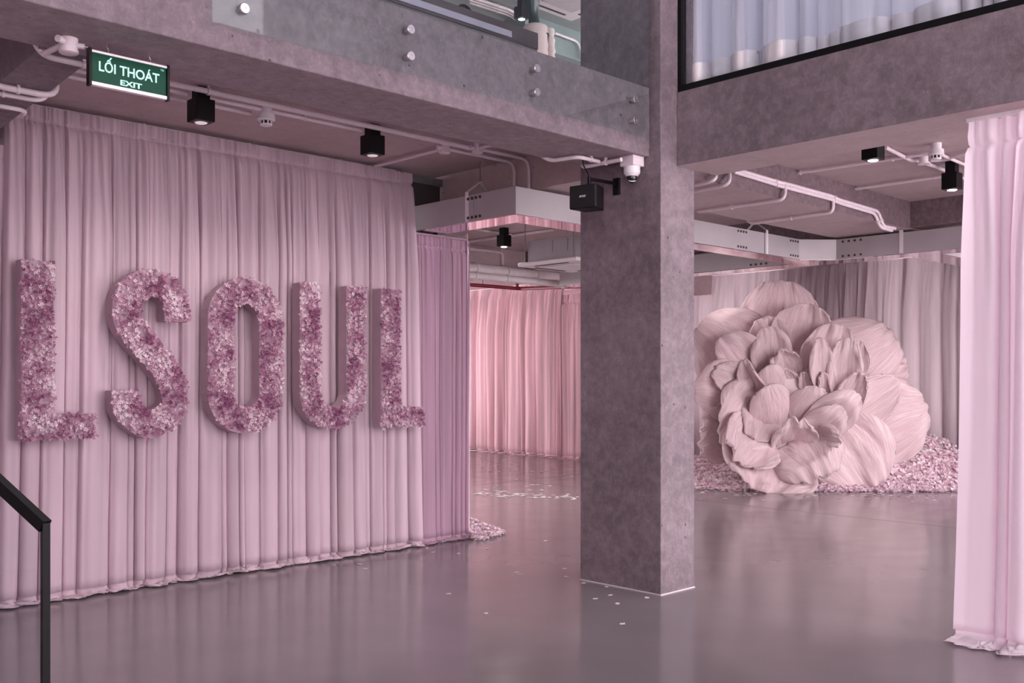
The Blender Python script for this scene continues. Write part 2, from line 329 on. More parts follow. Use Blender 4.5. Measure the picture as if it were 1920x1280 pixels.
# ------------------------------------------------------------------ curtains
def folds(Ln, wid, rnd):
    b = [0.]; A = []; kind = []
    while b[-1] < Ln:
        wv = wid * rnd.choice((.45, .6, .8, 1, 1.3, 1.7)) * rnd.uniform(.8, 1.2); b.append(b[-1] + wv); A.append(rnd.uniform(.45, 1.) * min(1.1, .45 + .55 * wv / wid)); kind.append(rnd.uniform(.6, 1.25))
    return b, A, kind
def curtain_mb(a, b, z0, z1, out, seed, wid=.1, amp=.045, header=.10, puddle=.07, res=.007, gath=.030, nrow=52, sway=.05, flare=0., clip=0.):
    rnd = random.Random(seed); a = Vector((*a, 0)); b = Vector((*b, 0)); Ln = (b - a).length; T = (b - a).normalized(); O = Vector((*out, 0))
    f1 = folds(Ln, wid, rnd); f2 = folds(Ln, gath, rnd); f3 = folds(Ln, wid * .45, rnd)
    n = max(8, int(Ln / res)); H = z1 - z0
    def prof(F, s, c=[0]):
        bs, A, K = F
        lo, hi = 0, len(A) - 1
        while lo < hi:
            mid = (lo + hi + 1) // 2
            if bs[mid] <= s: lo = mid
            else: hi = mid - 1
        x = (s - bs[lo]) / (bs[lo + 1] - bs[lo]); return A[lo] * max(0, math.sin(PI * min(max(x, 0), 1))) ** K[lo], x, bs[lo + 1] - bs[lo]
    hrow = [0, .012, .03, .05, .07, .085, header * .93, header, header * 1.08, header * 1.35, header * 1.8] if header else [0]
    rest = [hrow[-1] + (H - .06 - hrow[-1]) * (i + 1) / nrow for i in range(nrow)]
    rows = hrow + rest
    if clip: rows = [H - clip] + [x for x in rows if x > H - clip + .01]
    npd = 12 if puddle else 3
    P = []
    cols = []
    for j in range(n + 1):
        s = Ln * j / n
        q1, x1, w1 = prof(f1, s); om = .165 * w1 * math.sin(2 * PI * x1)
        cols.append((s, q1, prof(f2, s)[0], prof(f3, s)[0], om, nz(s * 2.1, seed, 0) * sway + flare * (s / Ln - .5) , .55 + .8 * abs(nz(s * 3.3, seed, 7)) + .5 * nz(s * 9, seed, 3)))
    for l in rows:
        q = l / H
        wb = .25 + .75 * sm(q / .30); wf = 1 - .94 * sm((q - .02) / .42); wm = sm(q / .08) * (1 - .7 * sm((q - .3) / .6))
        pin = 1.
        if header: pin = 1 - .75 * math.exp(-((l - header) / .012) ** 2)
        R = []
        for (s, p1, p2, p3, om, sw, pl) in cols:
            d = (p1 * amp * wb * (1 + .35 * q) + p2 * gath * .8 * wf + p3 * amp * .55 * wm) * pin
            ss = s - om * wb + sw * q ** 1.6 + .004 * nz(s * 8, q * 5, seed)
            R.append(a + T * ss + O * d + UP * (z1 - l + (.018 * nz(s * 26, seed, 1) if l < header * .9 else 0)))
        P.append(R)
    for i in range(1, npd + 1):
        e = i / npd; R = []
        for j, (s, p1, p2, p3, om, sw, pl) in enumerate(cols):
            ss = s - om * (1 - .7 * e) + sw + .004 * nz(s * 8, 5, seed)
            d = p1 * amp * 1.35
            if puddle:
                cr = nz(s * 7, e * 2.2, seed + 5); cr2 = nz(s * 17 + 6 * cr, e * 3.5, seed + 9)
                z = z0 + .06 * (1 - sm(e * 2.6)) + (.06 * abs(cr) + .05 * abs(cr2) + .012 * p1) * sm(e * 2.5) * (1 - .75 * e) + .004
                o = puddle * pl * sm(max(0, e * 1.25 - .12)) * 1.1 + .05 * cr2 * e + .04 * cr * e
                R.append(a + T * (ss + .07 * cr * e + .03 * cr2 * e) + O * (d * (1 - .6 * e) + o) + UP * z)
            else: R.append(a + T * ss + O * d + UP * (z0 + .06 * (1 - e) + .004))
        P.append(R)
    mb = MB(); mb.loft(P, False, False); return mb
def curtain(name, label, m, *a, **k):
    o = curtain_mb(*a, **k).build(name, M[m], None, False)
    o.data.polygons.foreach_set('use_smooth', [True] * len(o.data.polygons))
    return tag(o, label, 'curtain')
curtain('drape', 'wide mauve pink drape behind the flower letters', 'curt', (2.12, 7.035), (5.52, 7.035), 0, 3.335, (0, -1), 11, wid=.115, amp=.078, flare=.10, puddle=.10)
curtain('drape', 'mauve pink drape at the end of the wall beside the wide drape', 'curt', (-.6, 7.03), (2.13, 7.03), 0, 3.04, (0, -1), 12, wid=.12, amp=.04, res=.012)
curtain('drape', 'shorter lilac pink drape hung under the metal trough', 'curt2', (5.50, 7.03), (6.20, 7.03), 0, 2.80, (0, -1), 13, wid=.085, amp=.045, puddle=.08)
curtain('drape', 'bright pink drape turning the corner behind the lilac drape', 'hot', (6.17, 7.00), (6.26, 8.55), 0, 2.86, (1, 0), 14, wid=.12, amp=.05, puddle=.05, res=.012, nrow=30)
curtain('drape', 'glossy bright pink drape under the upper window beam', 'hot', (5.88, .3), (5.88, 2.27), 0, 2.972, (-1, 0), 15, wid=.17, amp=.10, header=.14, gath=.055, puddle=.26, res=.007, sway=.02, flare=.13)
# far hall
curtain('drape', 'rose pink drape left of the gap in the far bay', 'rose', (14.05, 18.2), (13.95, 14.50), 0, 3.36, (-1, 0), 21, wid=.26, amp=.14, header=0, res=.016, nrow=26, puddle=.12, sway=.12)
curtain('drape', 'rose pink drape right of the gap in the far bay', 'rose', (13.95, 14.58), (13.75, 12.75), 0, 3.36, (-1, 0), 22, wid=.28, amp=.15, header=0, res=.016, nrow=26, puddle=.14, sway=.12)
curtain('drape', 'lower rose pink drape with a gathered header behind the column', 'rose', (13.72, 12.85), (13.6, 10.4), 0, 3.08, (-1, 0), 23, wid=.20, amp=.08, header=.16, gath=.06, res=.016, nrow=26, puddle=.14)
curtain('drape', 'pale backlit drape at the end of the wall behind the giant flower', 'far', (15.1, 13.2), (15.1, 8.35), 0, 3.36, (-1, 0), 31, wid=.24, amp=.12, header=0, res=.018, nrow=20)
curtain('drape', 'ash pink drape behind the top of the giant flower', 'far', (15.05, 8.45), (15.05, 6.75), 0, 3.36, (-1, 0), 32, wid=.26, amp=.15, header=0, res=.018, nrow=20)
curtain('drape', 'ash pink drape beside the petal heap behind the giant flower', 'far', (15.0, 6.85), (15.0, 3.2), 0, 3.36, (-1, 0), 33, wid=.30, amp=.16, header=0, res=.018, nrow=20)
# upper sheers: three lengths, with a doubled white hem at the foot of each
for (y0, y1, sd, lab) in ((4.17, 3.62, 41, 'white sheer curtain beside the column behind the upper window'), (3.6, 2.2, 42, 'white sheer curtain in the middle of the upper window'), (2.2, -1.5, 43, 'wide white sheer curtain at the far end of the upper window')):
    kw = dict(wid=.17, amp=.15, header=0, res=.010, puddle=0, nrow=6, sway=.0)
    o = curtain('sheer_curtain', lab, 'sheer', (5.93, y0), (5.93, y1), ZF, ZU - .1, (-1, 0), sd, **kw)
    h = curtain_mb((5.922, y0), (5.922, y1), ZF, ZU - .1, (-1, 0), sd, clip=.17, **kw)
    ho = h.build('hem', M['white'], o); ho.data.polygons.foreach_set('use_smooth', [True] * len(ho.data.polygons))
rod = tag(MB().cyl((5.50, 7.0, 2.805), (6.17, 7.0, 2.805), .011).build('curtain_rod', M['lettside'], None, True), 'thin pink rod carrying the lilac drape under the trough', 'curtain rod')
track = tag(MB().box((5.86, -1, 2.978), (5.89, 2.30, 3.0)).build('curtain_track', M['white']), 'white ceiling track over the bright pink drape', 'curtain track')

# ------------------------------------------------------------------ flower letters
def catmull(p, n=12):
    out = []; q = [p[0]] + p + [p[-1]]
    for i in range(1, len(q) - 2):
        for k in range(n):
            t = k / n; a, b, c, d = [Vector(x) for x in q[i - 1:i + 3]]
            out.append(.5 * ((2 * b) + (c - a) * t + (2 * a - 5 * b + 4 * c - d) * t * t + (3 * b - a - 3 * c + d) * t ** 3))
    out.append(Vector(p[-1])); return out
def stroke(c, wd, closed=False):
    n = len(c); Ls = []; Rs = []
    for i in range(n):
        t = (c[(i + 1) % n] - c[i - 1]) if closed else (c[min(i + 1, n - 1)] - c[max(i - 1, 0)])
        t.normalize(); nn = Vector((-t.y, t.x)); Ls.append(c[i] + nn * wd / 2); Rs.append(c[i] - nn * wd / 2)
    m = n if closed else n - 1
    return [(Ls[i], Ls[(i + 1) % n], Rs[(i + 1) % n], Rs[i]) for i in range(m)], closed
def arc(cx, cz, r, a0, a1, n=16): return [Vector((cx + r * math.cos(a0 + (a1 - a0) * i / n), cz + r * math.sin(a0 + (a1 - a0) * i / n))) for i in range(n + 1)]
YF, YBK = 6.80, 6.915
def ell(x0, x1, sw, z0, z1, fh):
    q = [(x0, z0), (x1, z0), (x1, z0 + fh), (x0 + sw, z0 + fh), (x0 + sw, z1), (x0, z1)]; return [Vector(p) for p in q]
def s_pt(cx, cy): return Vector((2.749 + (cx - 690) / 450 * .561, 2.272 - (cy - 130) / 1020 * 1.19))
def make_letter(name, label, quads, closed, outline=None, seed=0):
    rnd = random.Random(seed)
    if outline:
        xs = sum(p.x for p in outline) / len(outline)
    else: xs = sum(q[0].x for q in quads) / len(quads)
    e = empty(name, (xs, YF, 1.09), label, 'letter', None)
    mb = MB()
    if outline:
        n = len(outline); vs = [(p.x, YF, p.y) for p in outline] + [(p.x, YBK, p.y) for p in outline]
        mb.add(vs, [tuple(range(n)), tuple(range(2 * n - 1, n - 1, -1))] + [(i + n, (i + 1) % n + n, (i + 1) % n, i) for i in range(n)])
        x0, x1 = min(p.x for p in outline), max(p.x for p in outline); z0, z1 = min(p.y for p in outline), max(p.y for p in outline)
        sw, fz = outline[3].x, outline[3].y
        quads = [(Vector((x0, fz)), Vector((x0, z1)), Vector((sw, z1)), Vector((sw, fz))), (Vector((x0, z0)), Vector((x0, fz)), Vector((x1, fz)), Vector((x1, z0)))]
    else:
        for i, (a, b, c, d) in enumerate(quads):
            v = [(p.x, y, p.y) for y in (YF, YBK) for p in (a, b, c, d)]
            f = [(0, 1, 2, 3), (7, 6, 5, 4), (0, 4, 5, 1), (2, 6, 7, 3)]
            if not closed and i == 0: f.append((3, 7, 4, 0))
            if not closed and i == len(quads) - 1: f.append((1, 5, 6, 2))
            mb.add(v, f)
    mb.build('letter_body', M['lettside'], e)
    # florets
    ar = [((q[1] - q[0]).cross(q[3] - q[0]) if 0 else abs((q[2] - q[0]).x * (q[3] - q[1]).y - (q[2] - q[0]).y * (q[3] - q[1]).x) / 2) for q in quads]
    tot = sum(ar); cnt = int(tot / .00019); V = []; Fc = []; C = []
    dark = Vector((.30, .095, .20)); mid = Vector((.56, .29, .41)); pale = Vector((.93, .78, .84))
    for _ in range(cnt):
        q = rnd.choices(quads, ar)[0]; s, t = rnd.random(), rnd.uniform(-.03, 1.03)
        p = (q[0] * (1 - s) + q[1] * s) * (1 - t) + (q[3] * (1 - s) + q[2] * s) * t
        p = p + Vector((rnd.gauss(0, .004), rnd.gauss(0, .004)))
        nn = nz(p.x * 7, p.y * 7, seed * 3.1) * 1.5 + nz(p.x * 19, p.y * 19, seed) * .6 + rnd.gauss(0, .5)
        c = mid.lerp(pale, min(1, nn)) if nn > 0 else mid.lerp(dark, min(1, -nn * 1.2))
        r = rnd.uniform(.009, .0155); ctr = Vector((p.x, YF - rnd.uniform(.004, .034), p.y))
        ax = Vector((rnd.gauss(0, .55), -1, rnd.gauss(0, .55))).normalized(); u = ax.orthogonal().normalized(); w_ = ax.cross(u); a0 = rnd.random() * 6.28
        i0 = len(V); V.append(ctr); C.append(c * .75)
        for k in range(4):
            an = a0 + k * PI / 2
            for da, rr, hh in ((-.55, .8, .35), (0, 1.05, .55), (.55, .8, .35)):
                V.append(ctr + (u * math.cos(an + da) + w_ * math.sin(an + da)) * r * rr + ax * r * hh); C.append(c * (1.0 if da else 1.12))
            b = i0 + 1 + k * 3; Fc.append((i0, b, b + 1)); Fc.append((i0, b + 1, b + 2))
    me = bpy.data.meshes.new('flower_cover'); me.from_pydata(V, [], Fc); me.materials.append(M['floret'])
    ca = me.color_attributes.new('Col', 'FLOAT_COLOR', 'POINT'); ca.data.foreach_set('color', [x for c in C for x in (c.x, c.y, c.z, 1)])
    o = bpy.data.objects.new('flower_cover', me); COL.objects.link(o); o.parent = e; o.matrix_parent_inverse = Matrix.Translation(-e.location); o['kind'] = 'stuff'
make_letter('letter_l', 'letter L covered in small pink flowers beside the letter S', None, False, ell(2.164, 2.622, .190, 1.10, 2.272, .168), 1)
sp = [s_pt(*p) for p in ((1064, 440), (1062, 385), (1035, 270), (915, 207), (795, 270), (765, 390), (800, 500), (905, 625), (1000, 750), (1045, 870), (1035, 985), (907, 1074), (785, 990), (764, 920), (762, 862))]
make_letter('letter_s', 'letter S covered in small pink flowers on the wide drape', *stroke(catmull([Vector(p) for p in sp], 8), .185), seed=2)
R0 = .21; ox = (3.455 + 4.064) / 2
oc = arc(ox, 2.262 - .097 - R0, R0, 0, PI) + arc(ox, 1.085 + .097 + R0, R0, PI, 2 * PI)
make_letter('letter_o', 'letter O covered in small pink flowers on the wide drape', *stroke(oc, .19, True), seed=3)
ux = (4.232 + 4.845) / 2; ur = (.613 - .172) / 2
uc = [Vector((ux - ur, 2.262 - i * .09)) for i in range(9)] + arc(ux, 1.09 + .086 + ur, ur, PI, 2 * PI) + [Vector((ux + ur, 1.55 + i * .089)) for i in range(9)]
make_letter('letter_u', 'letter U covered in small pink flowers on the wide drape', *stroke(uc, .172), seed=4)
make_letter('letter_l', 'letter L covered in small pink flowers beside the letter U', None, False, ell(5.02, 5.457, .185, 1.09, 2.262, .165), 5)

# ------------------------------------------------------------------ exit sign
sg = empty('exit_sign', (1.94, 4.6, 2.837), 'green illuminated exit sign hung from the concrete beam', 'sign')
x0, x1, z0, z1 = 1.748, 2.132, 2.842, 3.004
sgp = MB().box((x0 + .012, 4.592, z0 + .016), (x1 - .012, 4.606, z1 - .008)).build('panel', M['sign'], sg)
MB().box((x0 + .01, 4.585, z1 - .012), (x1 - .01, 4.613, z1)).build('top_rail', M['alu'], sg, bevel=.003)
MB().box((x0 + .01, 4.585, z0), (x1 - .01, 4.613, z0 + .018)).build('bottom_rail', M['alu'], sg, bevel=.004)
for x in (x0, x1 - .014): MB().box((x, 4.582, z0 - .004), (x + .014, 4.616, z1 + .006)).build('end_cap', M['black'], sg, bevel=.002)
for x in (1.84, 2.04):
    MB().tube([(x, 4.6, z1), (x + .006, 4.6, z1 + .015), (x - .006, 4.6, z1 + .03), (x, 4.6, ZB)], .0015, .01, 6).build('hook', M['steel'], sg, True)
for body, size, x, z, bold, sx in (('LỐI THOÁT', .062, 1.938, 2.933, .0011, .90), ('EXIT', .034, 1.945, 2.879, .001, 1.5), ('Y3i', .013, 2.097, 2.979, 0, 1.)):
    me = text_mesh('lettering', body, size, M['signtext'], .0006, 0, bold, sx)
    share('lettering', me, (x, 4.5912, z), sgp, (PI / 2, 0, 0))
# junction box feeding the sign
jb = empty('junction_box', (1.69, 4.67, 3.0), 'round pink junction box feeding the exit sign', 'junction box')
MB().lathe((1.69, 4.67, ZB), [(.04, 0), (.04, -.052), (.043, -.053), (.043, -.066), (.038, -.070)], 24).build('body', M['pipe'], jb, True)
MB().cyl((1.655, 4.645, 3.03), (1.625, 4.625, 3.03), .016).build('spigot', M['pipe'], jb, True)
MB().cyl((1.722, 4.65, 3.025), (1.748, 4.636, 3.022), .013).build('spigot', M['pipe'], jb, True)
MB().cyl((1.675, 4.70, 3.03), (1.655, 4.90, 3.03), .013).build('spigot', M['pipe'], jb, True)
MB().tube([(1.745, 4.638, 3.022), (1.757, 4.625, 3.02), (1.757, 4.604, 3.004)], .003, .01, 6).build('cable', M['white'], jb, True)

# ------------------------------------------------------------------ conduits
def clip(parent, p, along, r, zc):
    t = Vector(along).normalized(); a = p - t * .008; b = p + t * .008
    MB().cyl(a, b, r * 1.35, 10).build('clip', M['pipe'], parent, True)
    if zc is not None and zc > p.z + r:
        s = Vector((-t.y, t.x, 0)); MB().bar(p, Vector((p.x, p.y, zc)), .016, .016, s if s.length > .1 else (1, 0, 0)).build('clip', M['pipe'], parent)
def conduit(label, path, r, clips=(), fil=.07, zc=ZC - .0, m='pipe', group=None):
    path = [Vector(p) for p in path]
    o = MB().tube(path, r, fil).build('conduit', M[m], None, True)
    tag(o, label, 'conduit', group)
    for (i, t) in clips:
        p = path[i].lerp(path[i + 1], t); clip(o, p, path[i + 1] - path[i], r, zc)
    return o
zp = 3.335
conduit('long thick pink conduit along the ceiling past the square spotlights', [(1.9, 5.905, zp), (5.24, 5.905, zp)], .019, ((0, .33), (0, .05)))
conduit('pink conduit between the exit sign beam and the nearer spotlight', [(1.93, 6.05, zp), (2.93, 6.05, zp)], .014, ((0, .1),))
conduit('pink conduit between the two square spotlights', [(3.08, 6.05, zp), (4.29, 6.05, zp)], .014, ((0, .6),))
conduit('pink conduit ending at the smoke detector by the wide drape', [(1.95, 6.20, zp), (3.47, 6.20, zp)], .014, ((0, .07),))
for lab, u, v, m in (('round pink junction box joining the thick conduit to the beam', 5.29, 5.885, 0), ('round pink junction box with a conduit towards the wide drape', 5.10, 6.06, 1)):
    j = empty('junction_box', (u, v, 3.31), lab, 'junction box')
    MB().lathe((u, v, ZC), [(.04, 0), (.04, -.06), (.044, -.061), (.044, -.075), (.04, -.078)], 20).build('body', M['pipe'], j, True)
    for a in ((1, 0), (-1, 0), (0, 1)) if m else ((1, 0), (-1, 0), (0, -1)):
        MB().cyl((u + a[0] * .035, v + a[1] * .035, zp), (u + a[0] * .075, v + a[1] * .075, zp), .016).build('spigot', M['pipe'], j, True)
conduit('pink conduit running from the junction box to the top of the drape', [(5.10, 6.13, zp), (5.10, 6.99, zp)], .014)
conduit('pink conduit bending down the cross beam beside the metal trough', [(5.17, 6.06, zp), (5.875, 6.06, zp), (5.875, 6.06, 2.9)], .014, fil=.09)
conduit('pink conduit bending down the cross beam nearer the column', [(5.36, 5.885, zp), (5.875, 5.885, zp), (5.875, 5.885, 2.9)], .014, fil=.09)
conduit('short pink conduit from the junction box to the main beam', [(5.29, 5.81, zp), (5.29, 4.88, zp)], .014)
# bends over the short beam near the exit sign
conduit('thick pink conduit curving under the short beam', [(1.55, 5.55, 3.32), (1.60, 5.60, 3.03), (1.97, 5.60, 3.03), (1.99, 5.75, 3.30)], .017, ((1, .45),), .10, ZB)
conduit('thin pink conduit curving under the short beam', [(1.45, 5.74, 3.32), (1.50, 5.74, 3.03), (1.97, 5.74, 3.03), (1.99, 5.86, 3.30)], .013, ((1, .5),), .10, ZB)
conduit('pink conduit ending in a sharp elbow at the drape top', [(1.2, 6.0, 3.03), (1.93, 6.0, 3.03), (1.96, 6.13, 3.03), (1.965, 6.15, 3.3)], .013, ((0, .72),), .05, ZB)
conduit('pink conduit at the ceiling left of the short beam', [(1.25, 6.6, 3.33), (1.45, 5.0, 3.33)], .014, ((0, .5),))
conduit('pink conduit from the sign junction box along the main beam', [(1.60, 4.93, 3.20), (1.64, 4.93, 3.03), (2.0, 4.93, 3.03), (2.02, 5.1, 3.3)], .014, ((1, .6),), .08, ZB)
# right bay
zr = 3.345
conduit('pink conduit from the upper beam edge to the square spotlight pair', [at(1660, 276, z=zr), at(1708, 301, z=zr), at(1722, 301, z=zr), at(1790, 326, z=zr)], .016, fil=.05)
conduit('long pink conduit from the wide beam to the smoke detector by the pink drape', [at(1470, 346, z=3.2), at(1470, 328, z=zr), at(1748, 287, z=zr)], .015, ((1, .12), (1, .75)))
conduit('pink conduit from the wide beam to the hanging square spotlight', [at(1563, 372, z=3.2), at(1563, 360, z=zr), at(1778, 329, z=zr)], .015, ((1, .14),))
ya = 4.6
conduit('upper pink conduit along the side of the wide beam', [at(1384, 319, y=ya), at(1462, 342, y=ya), at(1476, 345, y=ya), at(1560, 368, y=ya), at(1572, 374, y=ya), at(1646, 396, y=ya), at(1656, 424, y=ya), at(1678, 428, y=ya)], .017, ((0, .9), (3, .3), (5, .6)), .06, None)
conduit('lower pink conduit along the side of the wide beam', [at(1376, 322, y=ya), at(1464, 349, y=ya), at(1476, 352, y=ya), at(1560, 374, y=ya), at(1572, 380, y=ya), at(1640, 400, y=ya), at(1650, 426, y=ya), at(1672, 432, y=ya)], .017, ((0, .9), (3, .3), (5, .6)), .06, None)
conduit('pink conduit dropping down the wide beam and crossing its underside', [at(1472, 345, y=ya), at(1472, 374, z=3.06), at(1310, 397, z=3.06), at(1306, 392, z=3.1)], .016, ((1, .6),), .09, 3.08)
conduit('pink conduit crossing the underside of the wide beam by the trough hanger', [at(1562, 374, y=ya), at(1562, 398, z=3.06), at(1410, 419, z=3.06), at(1402, 413, z=3.1)], .016, ((1, .5),), .12, 3.08)
conduit('thin pink conduit curving off the beam beside the column', [at(1368, 322, y=ya), at(1368, 346, z=3.06), at(1290, 361, z=3.06)], .016, (), .12, 3.08)
conduit('second thin pink conduit curving off the beam close to the column', [at(1342, 322, y=ya), at(1342, 338, z=3.06), at(1290, 349, z=3.06)], .016, (), .12, 3.08)
conduit('pink conduit leaving the smoke detector towards the pink drape', [at(1765, 290, z=zr), at(1830, 318, z=zr)], .014)
conduit('pink wavy conduit from the junction behind the smoke detector', [at(1745, 301, z=zr), at(1775, 299, z=zr), at(1790, 292, z=zr), at(1840, 284, z=zr)], .014)
conduit('pink conduit beyond the hanging square spotlight', [at(1795, 330, z=zr), at(1850, 350, z=zr)], .014)
j = empty('junction_box', at(1732, 300, z=3.33), 'pink junction box beside the smoke detector near the pink drape', 'junction box')
p = at(1732, 300, z=3.33)
MB().lathe((p.x, p.y, ZC), [(.036, 0), (.036, -.06), (.05, -.062), (.05, -.075)], 20).build('body', M['pipe'], j, True)
# under-beam conduits by the camera
conduit('white conduit bowed under the main beam beside the column', [(4.95, 5.02, 3.18), at(1030, 302, z=3.03), at(1062, 297, z=3.03), at(1085, 294, z=3.03), at(1123, 303, z=3.03)], .014, ((3, .6),), .06, ZB)
conduit('white conduit running along the main beam into the security camera', [(5.40, 4.86, 3.10), at(1093, 313, z=3.02), at(1165, 299, z=3.02)], .015, ((1, .6),), .03, ZB)

# ------------------------------------------------------------------ square spotlights
def spot(label, x, y, ztop, zc, lit, size=.13, stem=.05, h=None, power=45):
    e = empty('spotlight', (x, y, ztop), label, 'spotlight', None); s = size / 2; h = h or size * 1.08
    if zc - ztop > .005: MB().box((x - stem / 1.2, y - stem / 1.2, ztop), (x + stem / 1.2, y + stem / 1.2, zc)).build('mount', M['black'], e)
    mb = MB().box((x - s, y - s, ztop - h), (x + s, y + s, ztop)); hs_ = mb.build('housing', M['black'], e, bevel=.003)
    MB().lathe((x, y, ztop - h), [(s * .72, .0), (s * .72, -.003), (s * .62, -.004)], 20).build('bezel', M['dsteel'], hs_, True)
    MB().lathe((x, y, ztop - h - .004), [(s * .6, 0), (s * .55, -.004), (.001, -.008)], 20).build('lens', M['bulb'] if lit else M['bulbdim'], hs_, True)
    if power:
        l = bpy.data.lights.new('lamp', 'SPOT'); l.energy = power; l.spot_size = 2.6; l.spot_blend = 1.; l.color = (1, .93, .88); l.shadow_soft_size = .05
        o = bpy.data.objects.new('lamp', l); COL.objects.link(o); o.location = (x, y, ztop - h - .03); o.parent = e; o.matrix_parent_inverse = Matrix.Translation(-e.location)
spot('square black spotlight nearer the exit sign on the ceiling', 2.99, 5.98, 3.29, ZC, False, power=36)
spot('square black spotlight between the smoke detector and the junction boxes', 4.34, 5.98, 3.29, ZC, False, power=36)
spot('square black spotlight tucked against the concrete beam under the window', *at(1637, 283, z=3.28)[:2], ZC - .02, ZC, True)
spot('square black spotlight hanging on a stem near the bright pink drape', *at(1785, 340, z=3.2)[:2], 3.27, ZC, True)
spot('small square black spotlight in the far bay above the rose drapes', *at(945, 453, z=3.2)[:2], 3.28, ZC, True, power=260)
def aim(label, x, y, tgt, power):  # unseen lamps added to brighten the flower and its petal heap
    e = empty('added_lamp', (x, y, ZC), label, 'spotlight'); d = (Vector(tgt) - Vector((x, y, 3.2))).normalized(); c = Vector((x, y, 3.2))
    MB().cyl((x, y, ZC), (x, y, 3.22), .015).build('stem', M['black'], e, True)
    MB().lathe(c - d * .09, [(.045, 0), (.055, .02), (.055, .17), (.048, .17), (.045, .12)], 24, tuple(d)).build('housing', M['black'], e, True)
    MB().lathe(c + d * .02, [(.044, 0), (.002, .003)], 24, tuple(d)).build('lens', M['bulb'], e, True)
    l = bpy.data.lights.new('lamp', 'SPOT'); l.energy = power; l.spot_size = 1.0; l.spot_blend = .9; l.color = (1, .93, .92); l.shadow_soft_size = .3
    o = bpy.data.objects.new('lamp', l); COL.objects.link(o); o.location = c + d * .1; o.rotation_euler = d.to_track_quat('-Z', 'Y').to_euler(); o.parent = e; o.matrix_parent_inverse = Matrix.Translation(-e.location)
aim('added unseen lamp lighting the giant flower from the window side', 11.2, 3.4, (13.0, 7.0, 1.6), 200)
aim('added unseen lamp lighting the petal heap from the window side', 11.5, 2.6, (14.0, 5.6, .6), 120)
aim('added unseen lamp lighting the giant flower from the rose drapes', 11.2, 8.6, (13.2, 7.0, 1.8), 80)
p = at(978, 30, z=6.5)
spot('small black spotlight on the upper floor beside the mannequin', p.x, p.y, 6.62, ZU, True, .15)
# ------------------------------------------------------------------ smoke detectors
def detector(label, x, y, zc):
    e = empty('smoke_detector', (x, y, zc - .12), label, 'smoke detector')
    MB().lathe((x, y, zc), [(.042, 0), (.042, -.05), (.058, -.052), (.060, -.085), (.062, -.088), (.052, -.098)], 28).build('base', M['white'], e, True)
    MB().lathe((x, y, zc - .098), [(.034, 0), (.034, -.022)], 28).build('sensor_core', M['lens'], e, True)
    for k in range(8):
        an = k * PI / 4 + .6; c = Vector((x + .037 * math.cos(an), y + .037 * math.sin(an), 0))
        MB().bar((c.x, c.y, zc - .098), (c.x, c.y, zc - .122), .009, .006, (-math.sin(an), math.cos(an), 0)).build('rib', M['white'], e)
    MB().lathe((x, y, zc - .12), [(.042, 0), (.040, -.008), (.028, -.013)], 28).build('cap', M['white'], e, True)
detector('white smoke detector on the ceiling between the square spotlights', 3.50, 6.05, 3.36)
p = at(1755, 290, z=3.28); detector('white smoke detector on the ceiling near the bright pink drape', p.x, p.y, ZC)

# ------------------------------------------------------------------ security camera
p = at(1185, 300, y=4.42); cx, cy = p.x, p.y
e = empty('security_camera', (cx, cy, 2.9), 'white dome security camera under the beam beside the column', 'camera')
MB().box((cx - .06, cy - .06, 2.985), (cx + .06, cy + .06, ZB)).build('mount_box', M['pipe'], e, bevel=.004)
MB().lathe((cx, cy, 2.985), [(.058, 0), (.058, -.045), (.055, -.05), (.042, -.068)], 28).build('housing', M['white'], e, True)
MB().lathe((cx, cy, 2.918), [(.036, 0), (.036, -.012), (.031, -.028), (.02, -.042), (.001, -.048)], 24).build('dome', M['lens'], e, True)
vd = Vector((-FW.x, -FW.y, 0))
MB().tube([Vector((cx, cy, 2.918)) + vd * .034 * math.cos(a) * .9 + RT * (.024 * math.sin(a)) + UP * (-.026 - .014 * math.cos(a)) for a in [(-1.3 + i * .26) for i in range(11)]], .004, .004, 6).build('led_ring', M['white'], e, True)
# ------------------------------------------------------------------ loudspeaker
pc = Vector((CX0 - .11, 4.72, 0)); e = empty('loudspeaker', (pc.x, pc.y, 2.70), 'black wall loudspeaker on a bracket fixed to the column', 'speaker')
a = math.radians(-12); fx = Vector((-math.cos(math.radians(38)), -math.sin(math.radians(38)), 0)); 
sp = at(1102, 371, k=6.93)
nx = Vector((-.98, -.22, 0)).normalized(); tx = Vector((nx.y, -nx.x, 0)); tx = -tx if tx.dot(RT) < 0 else tx
def spk(pts): return [sp + tx * a_ + nx * b_ + UP * c_ for a_, b_, c_ in pts]
def rbox(w2, d0, d1, h2, w2b=None):
    w2b = w2b or w2
    return spk([(-w2, d0, -h2), (w2, d0, -h2), (w2, d0, h2), (-w2, d0, h2), (-w2b, d1, -h2), (w2b, d1, -h2), (w2b, d1, h2), (-w2b, d1, h2)])
BF = [(0, 1, 2, 3), (7, 6, 5, 4), (0, 4, 5, 1), (1, 5, 6, 2), (2, 6, 7, 3), (3, 7, 4, 0)]
MB().add(rbox(.108, .07, -.10, .082, .075), BF).build('cabinet', M['black'], e, bevel=.008)
grl = MB().add(rbox(.103, .078, .068, .077), BF).build('grille', M['blackg'], e, bevel=.006)
me = text_mesh('logo', 'BOSE', .019, M['alu'], .0006, .35, .0004, 1.1)
o = share('logo', me, sp + nx * .079, grl); o.rotation_euler = (PI / 2, 0, math.atan2(tx.y, tx.x))
bt = sp + UP * .082
MB().cyl(bt - nx * .02, bt - nx * .02 + UP * .07, .012).cyl(bt - nx * .02 + UP * .055, Vector((CX0 - .0, bt.y + .0, bt.z + .06)), .012).build('bracket', M['black'], e, True)
